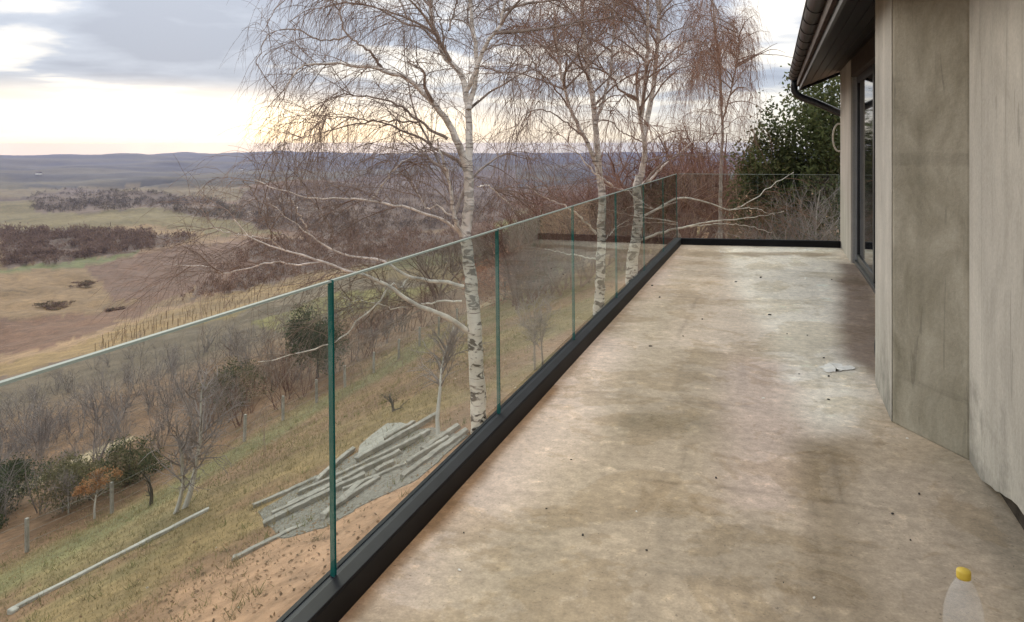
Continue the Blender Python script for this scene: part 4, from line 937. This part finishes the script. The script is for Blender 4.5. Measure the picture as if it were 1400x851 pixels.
def far_woods():
    rg = np.random.default_rng(17)
    for key, col, label, n in (('w1', (.12, .098, .075), 'far bare wood in the fold between two pale fields', 1250), ('w2', (.15, .102, .078), 'far purple brown wood above the green strip', 1600),
                               ('w3', (.145, .11, .085), 'far bare wood seen through the birch boughs', 2000), ('w4', (.165, .105, .072), 'reddish bare wood on the slope above the vineyard', 1450)):
        poly = WOODS[key]; xs = [p[0] for p in poly]; ys = [p[1] for p in poly]
        px = rg.uniform(min(xs), max(xs), n * 3); py = rg.uniform(min(ys), max(ys), n * 3); k = inpoly(px + rg.normal(0, 5, n * 3), py + rg.normal(0, 1.6, n * 3), poly) & (fbm(px / 18, py / 5, 91, 3) < .60); px, py = px[k][:n], py[k][:n]
        P, d = hit(px, py); ok = d < 4000; P, d = P[ok], d[ok]; m = len(P); h = rg.uniform(2.5, 5, m) * np.clip(d / 500, .6, 1.3); J = 15
        c = rg.normal(0, 1, (m, J, 3)) * np.array([.30, .30, .22]) * h[:, None, None] + P[:, None] + np.array([0, 0, .5]) * h[:, None, None]
        a = norm(rg.normal(0, 1, (m, J, 3)) + [0, 0, 1.2]) * h[:, None, None] * rg.uniform(.15, .4, (m, J, 1)); b_ = norm(rg.normal(0, 1, (m, J, 3))) * h[:, None, None] * .062
        V = np.stack([c - a, c + b_, c + a, c - b_], 2).reshape(-1, 3)
        cl = np.repeat(np.array(col) * rg.uniform(.65, 1.3, (m, 1)) * np.array([1, 1, 1]), J * 4, 0)
        o = mesh_np('far_woodland', V, [np.arange(len(V)).reshape(-1, 4)], M['veg'], None, cl); tag(o, label, 'wood', None, 'stuff')
far_woods()
# vineyard stakes below the wood
def vineyard():
    rg = np.random.default_rng(9); px = []; py = []
    for r_ in range(4):
        t = np.arange(0, 1, .022); px += list(135 + t * 320 + r_ * 5); py += list(482 - t * 103 - r_ * 7 + 0 * t)
    P, d = hit(np.array(px), np.array(py)); m = len(P); A_ = Acc()
    for p in P:
        h = rg.uniform(.9, 1.8); A_.add(box_v(*np.repeat(p[:2] + rg.normal(0, .5, 2), 2)[[0, 1, 2, 3]] + np.array([-.045, .045, -.045, .045]), p[2] - .4, p[2] + h), BQ)
    o = A_.build('vineyard_stakes', M['straw_stake']); tag(o, 'rows of stakes in the straw coloured vineyard beyond the scrub', 'stakes', None, 'stuff')
vineyard()
for px, py, W, H, lab in ((75, 421, 11, 3.5, 'dark low hedge clump on the pale ploughed field'), (118, 391, 9, 4.0, 'small dark bush clump at the edge of the brown field'), (160, 424, 5, 2.2, 'dark shrub at the end of the grassy strip')):
    leafy('field_hedge', lab, gp(px, py), H * .5, W * 1.2, 1800, .26, [(.17, .115, .085), (.20, .14, .10), (.14, .11, .07)], int(px), cat='hedge', lobes=5)
for px, py, w, lab in ((53, 239, 20, 'white far farmhouse at the foot of the blue ridge'), (329, 233, 20, 'small white far house near the birch twigs'), (8, 495, 0, None)):
    if not lab: continue
    p = gp(px, py); root = empty('far_house', p, lab, 'house')
    box('wall', (p[0] - w / 2, p[0] + w / 2, p[1] - w / 3, p[1] + w / 3, p[2] - 3, p[2] + w * .3), M['whitechip'], root)
    mesh_np('roof', [(p[0] - w * .55, p[1] - w * .37, p[2] + w * .3), (p[0] + w * .55, p[1] - w * .37, p[2] + w * .3), (p[0] + w * .55, p[1] + w * .37, p[2] + w * .3), (p[0] - w * .55, p[1] + w * .37, p[2] + w * .3), (p[0] - w * .55, p[1], p[2] + w * .5), (p[0] + w * .55, p[1], p[2] + w * .5)],
            [np.array([[0, 1, 5, 4], [2, 3, 4, 5]]), np.array([[1, 2, 5], [3, 0, 4]])], M['roof'], root)

# beyond the terrace end: evergreens and tangled bushes
def zat(px, d):
    p = at(px, 300, d); p[2] = gz(p[0], p[1]); return p
EG = [(.075, .095, .034), (.10, .12, .045), (.055, .068, .026), (.13, .135, .055)]
leafy('evergreen_tree', 'tall dark green evergreen rising behind the far house corner', zat(1120, 21.5), 6.6, 3.2, 24000, .06, EG, 61, lobes=16)
leafy('evergreen_tree', 'shorter shaggy evergreen between the weeping birch and the taller evergreen', zat(1064, 22), 4.9, 2.5, 15000, .06, [(.075, .085, .034), (.10, .10, .045), (.055, .06, .026)], 62, lobes=12)
for k, (px, d, H, W, lab, tw) in enumerate(((1065, 17.5, 3.6, 3.2, 'tangled pale leafless bush directly beyond the far rail below the shaggy evergreen', 'twig_grey'), (1118, 17, 3.7, 2.8, 'tangled pale leafless bush against the taller evergreen beside the house', 'twig_grey'),
                                            (1010, 19, 3.2, 3.0, 'russet leafless bush under the weeping birch', 'twig_russet'), (950, 21, 3.4, 3.4, 'reddish leafless bush beyond the terrace corner', 'twig_russet'))):
    bare_thing('bare_bush', lab, zat(px, d), H, W, 7, 90, 700, 900, 'bark_grey', tw, 70 + k, cat='bush', r0=.03, wild=.2, low=.05)
leafy('yellow_shrub', 'low yellow brown shrub at the foot of the house corner beyond the rail', zat(1134, 15.5), 2.4, 1.3, 1500, .05, [(.20, .15, .045), (.14, .10, .05)], 75, cat='bush', lobes=4)

# ------------------------------------------------------------------ grass, leaf litter, clods on the near slope
def ground_cover():
    rg = np.random.default_rng(12); n = 130000
    x = -rg.uniform(2.5, 24, n); y = rg.uniform(2, 52, n)
    s = -x; dens = fbm(x / 4, y / 4, 51, 4); g = fbm(x / 9, y / 9, 37, 3)
    keep = rg.random(n) < np.clip((s - 6.5 - (g - .5) * 6) / 2.5, .06, 1) * np.clip(1.3 - (dens - .45) * 4, .15, 1)
    x, y = x[keep], y[keep]; m = len(x); z = gz(x, y); p = np.stack([x, y, z], 1)
    h = rg.uniform(.03, .10, (m, 1)); a = rg.uniform(0, 6.28, m); l = np.stack([np.cos(a), np.sin(a), 0 * a], 1); t = np.stack([rg.normal(0, .5, m), rg.normal(0, .5, m), np.ones(m)], 1) * h
    w = rg.uniform(.004, .011, (m, 1)); V = np.stack([p - l * w, p + l * w, p + t], 1).reshape(-1, 3)
    gr = sstep(.42, .6, fbm(x / 5, y / 7, 55, 3) * .7 + rg.random(m) * .3)[:, None]; c = (np.array((.26, .20, .105)) * (1 - gr) + np.array((.14, .125, .055)) * gr) * rg.uniform(.7, 1.3, (m, 1))
    o = mesh_np('slope_grass', V, [np.arange(3 * m).reshape(m, 3)], M['veg'], None, np.repeat(c, 3, 0)); tag(o, 'thin winter grass on the slope below the terrace', 'grass', None, 'stuff')
    # taller dry tufts
    nt_ = 1500; tx = -rg.uniform(3, 23, nt_); ty = rg.uniform(3, 48, nt_); kp = rg.random(nt_) < np.clip((-tx - 5) / 4, .12, 1); tx, ty = tx[kp], ty[kp]; J = 14; m = len(tx) * J
    bx_ = np.repeat(tx, J) + rg.normal(0, .07, m); by_ = np.repeat(ty, J) + rg.normal(0, .07, m); p = np.stack([bx_, by_, gz(bx_, by_) - .01], 1)
    a = rg.uniform(0, 6.28, m); l = np.stack([np.cos(a), np.sin(a), 0 * a], 1); h = rg.uniform(.08, .26, (m, 1)); t = np.stack([rg.normal(0, .55, m), rg.normal(0, .55, m), np.ones(m)], 1) * h; w = rg.uniform(.004, .009, (m, 1))
    V = np.stack([p - l * w, p + l * w, p + t], 1).reshape(-1, 3); c = np.repeat(np.array([(.31, .25, .14), (.22, .17, .09), (.15, .15, .06)])[rg.integers(0, 3, len(tx))], J, 0) * rg.uniform(.75, 1.25, (m, 1))
    o = mesh_np('grass_tufts', V, [np.arange(3 * m).reshape(m, 3)], M['veg'], None, np.repeat(c, 3, 0)); tag(o, 'taller straw coloured grass tufts dotted over the slope', 'grass', None, 'stuff')
    n = 42000; x = -rg.uniform(2.5, 24, n); y = rg.uniform(2, 50, n); dens = fbm(x / 4, y / 4, 51, 4); keep = rg.random(n) < np.clip((dens - .44) * 6, .06, 1); x, y = x[keep], y[keep]; m = len(x)
    p = np.stack([x, y, gz(x, y) + .02], 1); a = norm(rg.normal(0, 1, (m, 3)) * [1, 1, .3]); b_ = norm(np.cross(a, rg.normal(0, .3, (m, 3)) + [0, 0, 1])); s = rg.uniform(.018, .042, (m, 1))
    V = np.stack([p - a * s, p - b_ * s * .6, p + a * s, p + b_ * s * .6], 1).reshape(-1, 3)
    c = np.array([(.23, .14, .085), (.27, .175, .105), (.18, .115, .07)])[rg.integers(0, 3, m)] * rg.uniform(.8, 1.2, (m, 1))
    o = mesh_np('leaf_litter', V, [np.arange(4 * m).reshape(m, 4)], M['veg'], None, np.repeat(c, 4, 0)); tag(o, 'fallen brown leaves scattered over the slope', 'leaves', None, 'stuff')
    n = 2400; x = -rg.uniform(2.2, 11, n); y = rg.uniform(2, 30, n); m = n; s = rg.uniform(.012, .05, (m, 1)) * (rg.random((m, 1)) ** 2 + .25); p = np.stack([x, y, gz(x, y) - s[:, 0] * .15], 1)
    oc = np.array([[1, 0, 0], [0, 1, 0], [-1, 0, 0], [0, -1, 0], [0, 0, .8], [0, 0, -.8]]); V = p[:, None] + oc[None] * s[:, None] * rg.uniform(.6, 1.3, (m, 6, 1))
    T = np.array([[0, 1, 4], [1, 2, 4], [2, 3, 4], [3, 0, 4], [1, 0, 5], [2, 1, 5], [3, 2, 5], [0, 3, 5]])
    c = np.array([(.40, .26, .17), (.36, .23, .15), (.50, .42, .33)])[rg.choice(3, m, p=[.5, .4, .1])] * rg.uniform(.8, 1.2, (m, 1))
    o = mesh_np('soil_clods', V.reshape(-1, 3), [(T[None] + 6 * np.arange(m)[:, None, None]).reshape(-1, 3)], M['veg'], None, np.repeat(c, 6, 0)); tag(o, 'crumbled clods and stones on the bare orange soil', 'clods', None, 'stuff')
ground_cover()

# ------------------------------------------------------------------ things on the terrace floor
def floor_pt(px, py):
    d = F * EYE / (py - HY); p = at(px, py, d); return p
def bottle():
    c = np.array([.547, 2.67, 0.0]); root = empty('plastic_bottle', c, 'clear plastic bottle with a yellow screw cap standing on the floor', 'bottle')
    def lathe(nm, prof, mat, par, S=28, off=c):
        pr = np.array(prof); a = np.arange(S) * 2 * np.pi / S
        V = np.stack([pr[:, 0][:, None] * np.cos(a), pr[:, 0][:, None] * np.sin(a), pr[:, 1][:, None] + 0 * a], -1).reshape(-1, 3) + off
        k = len(pr); idx = np.arange(k * S).reshape(k, S); q = np.stack([idx[:-1], np.roll(idx, -1, 1)[:-1], np.roll(idx, -1, 1)[1:], idx[1:]], -1).reshape(-1, 4)
        return mesh_np(nm, V, [q], mat, par, smooth=True)
    lathe('body', [(.001, .002), (.048, .002), (.055, .010), (.056, .05), (.053, .06), (.056, .07), (.056, .16), (.054, .19), (.046, .225), (.034, .257), (.022, .278), (.0165, .286), (.0165, .296)], M['bottle'], root)
    lathe('cap', [(.0165, .284), (.0195, .285), (.0200, .290), (.0200, .306), (.0185, .309), (.001, .3095)], M['cap'], root)
bottle()
def chips():
    rg = np.random.default_rng(2)
    def chip(p, s, mat, nm, lab, cat, grp, fl=.45):
        oc = np.array([[1, 0, 0], [.6, .8, 0], [-.5, .9, 0], [-1, .1, 0], [-.6, -.8, 0], [.5, -.9, 0]]); oc = oc * rg.uniform(.6, 1.15, (6, 1)); a = rg.uniform(0, 6.28); rot = np.array([[math.cos(a), -math.sin(a), 0], [math.sin(a), math.cos(a), 0], [0, 0, 1]])
        lo = oc * s * [1, .6, 1]; hi = lo * .7 + [0, 0, s * fl]; V = np.vstack([lo, hi]) @ rot.T
        me = bpy.data.meshes.new(nm); me.from_pydata([tuple(v) for v in V], [], [tuple(range(6))[::-1], tuple(range(6, 12))] + [(i, (i + 1) % 6, 6 + (i + 1) % 6, 6 + i) for i in range(6)]); me.update(); me.materials.append(mat)
        o = bpy.data.objects.new(nm, me); COL.objects.link(o); o.location = Vector((p[0], p[1], .001)); tag(o, lab, cat, grp)
    dark = [(781, 629), (747, 696), (797, 732), (634, 729), (1133, 547), (1133, 515), (1093, 512), (1126, 490), (934, 460), (889, 474), (1076, 457), (1104, 459), (960, 437), (1040, 380), (1006, 386), (1137, 383), (1052, 431), (892, 391), (880, 384), (902, 407), (1257, 676), (1220, 703), (1245, 739), (1071, 797), (884, 753), (979, 654)]
    for px, py in dark:
        p = floor_pt(px, py); chip(p, rg.uniform(.5, 1.0) * 2.7 * (F * EYE / (py - HY)) / F * 1.15, M['chip'], 'debris_chip', 'small dark building crumb lying on the screed', 'debris', 'dark crumbs scattered on the floor')
    for px, py in ((1044, 545), (628, 780), (1102, 381), (870, 700), (1113, 818), (1240, 600), (985, 345)):
        p = floor_pt(px, py); chip(p, rg.uniform(.8, 1.2) * 2.6 * (F * EYE / (py - HY)) / F, M['whitechip'], 'plaster_crumb', 'tiny white plaster crumb on the screed', 'debris', 'white crumbs scattered on the floor')
    # smear of white plaster with a low ridge
    P = [floor_pt(*q) for q in ((1120, 503), (1135, 497), (1155, 500), (1168, 504), (1150, 508), (1128, 509))]; c = np.mean(P, 0); n = 36
    ring = resample(np.vstack([P, P[:1]]), n + 1, .012)[:-1]; ring[:, 2] = .0035; hi = c + (ring - c) * .4; hi[:, 2] = .007 + rg.normal(0, .0008, n); top = c + [0, 0, .012]
    V = np.vstack([ring, hi, top[None]]); V[-1, 2] = .0075
    o = mesh_np('plaster_smear', V, [np.array([[i, (i + 1) % n, n + (i + 1) % n, n + i] for i in range(n)]), np.array([[n + i, n + (i + 1) % n, 2 * n] for i in range(n)])], M['whitechip'], smooth=True); tag(o, 'smear of dried white plaster on the floor beside the pilaster', 'plaster')
    p = floor_pt(1196, 446); o = tube_obj('cable_stub', [(.70, 5.74, .0), (.675, 5.80, .10), (.665, 5.84, .2), (.672, 5.86, .27)], .010, M['frame'], K=20, S=8); tag(o, 'short black cable end sticking up behind the pilaster foot', 'cable')
chips()

# ------------------------------------------------------------------ air
def haze():
    me = bpy.data.meshes.new('haze'); V = box_v(-9300, 9300, -9300, 9300, -260, 9.5); me.from_pydata([tuple(v) for v in V], [], [tuple(f) for f in BQ]); me.update()
    m = bpy.data.materials.new('haze'); m.use_nodes = True; N = m.node_tree.nodes; N.remove(N['Principled BSDF'])
    v = N.new('ShaderNodeVolumePrincipled'); v.inputs['Color'].default_value = (.46, .50, .78, 1); v.inputs['Density'].default_value = 6.5e-5; v.inputs['Anisotropy'].default_value = 0.0
    m.node_tree.links.new(v.outputs[0], N['Material Output'].inputs['Volume']); me.materials.append(m)
    o = bpy.data.objects.new('haze', me); COL.objects.link(o); tag(o, 'thin bluish winter haze filling the valley', None, None, 'stuff')
haze()
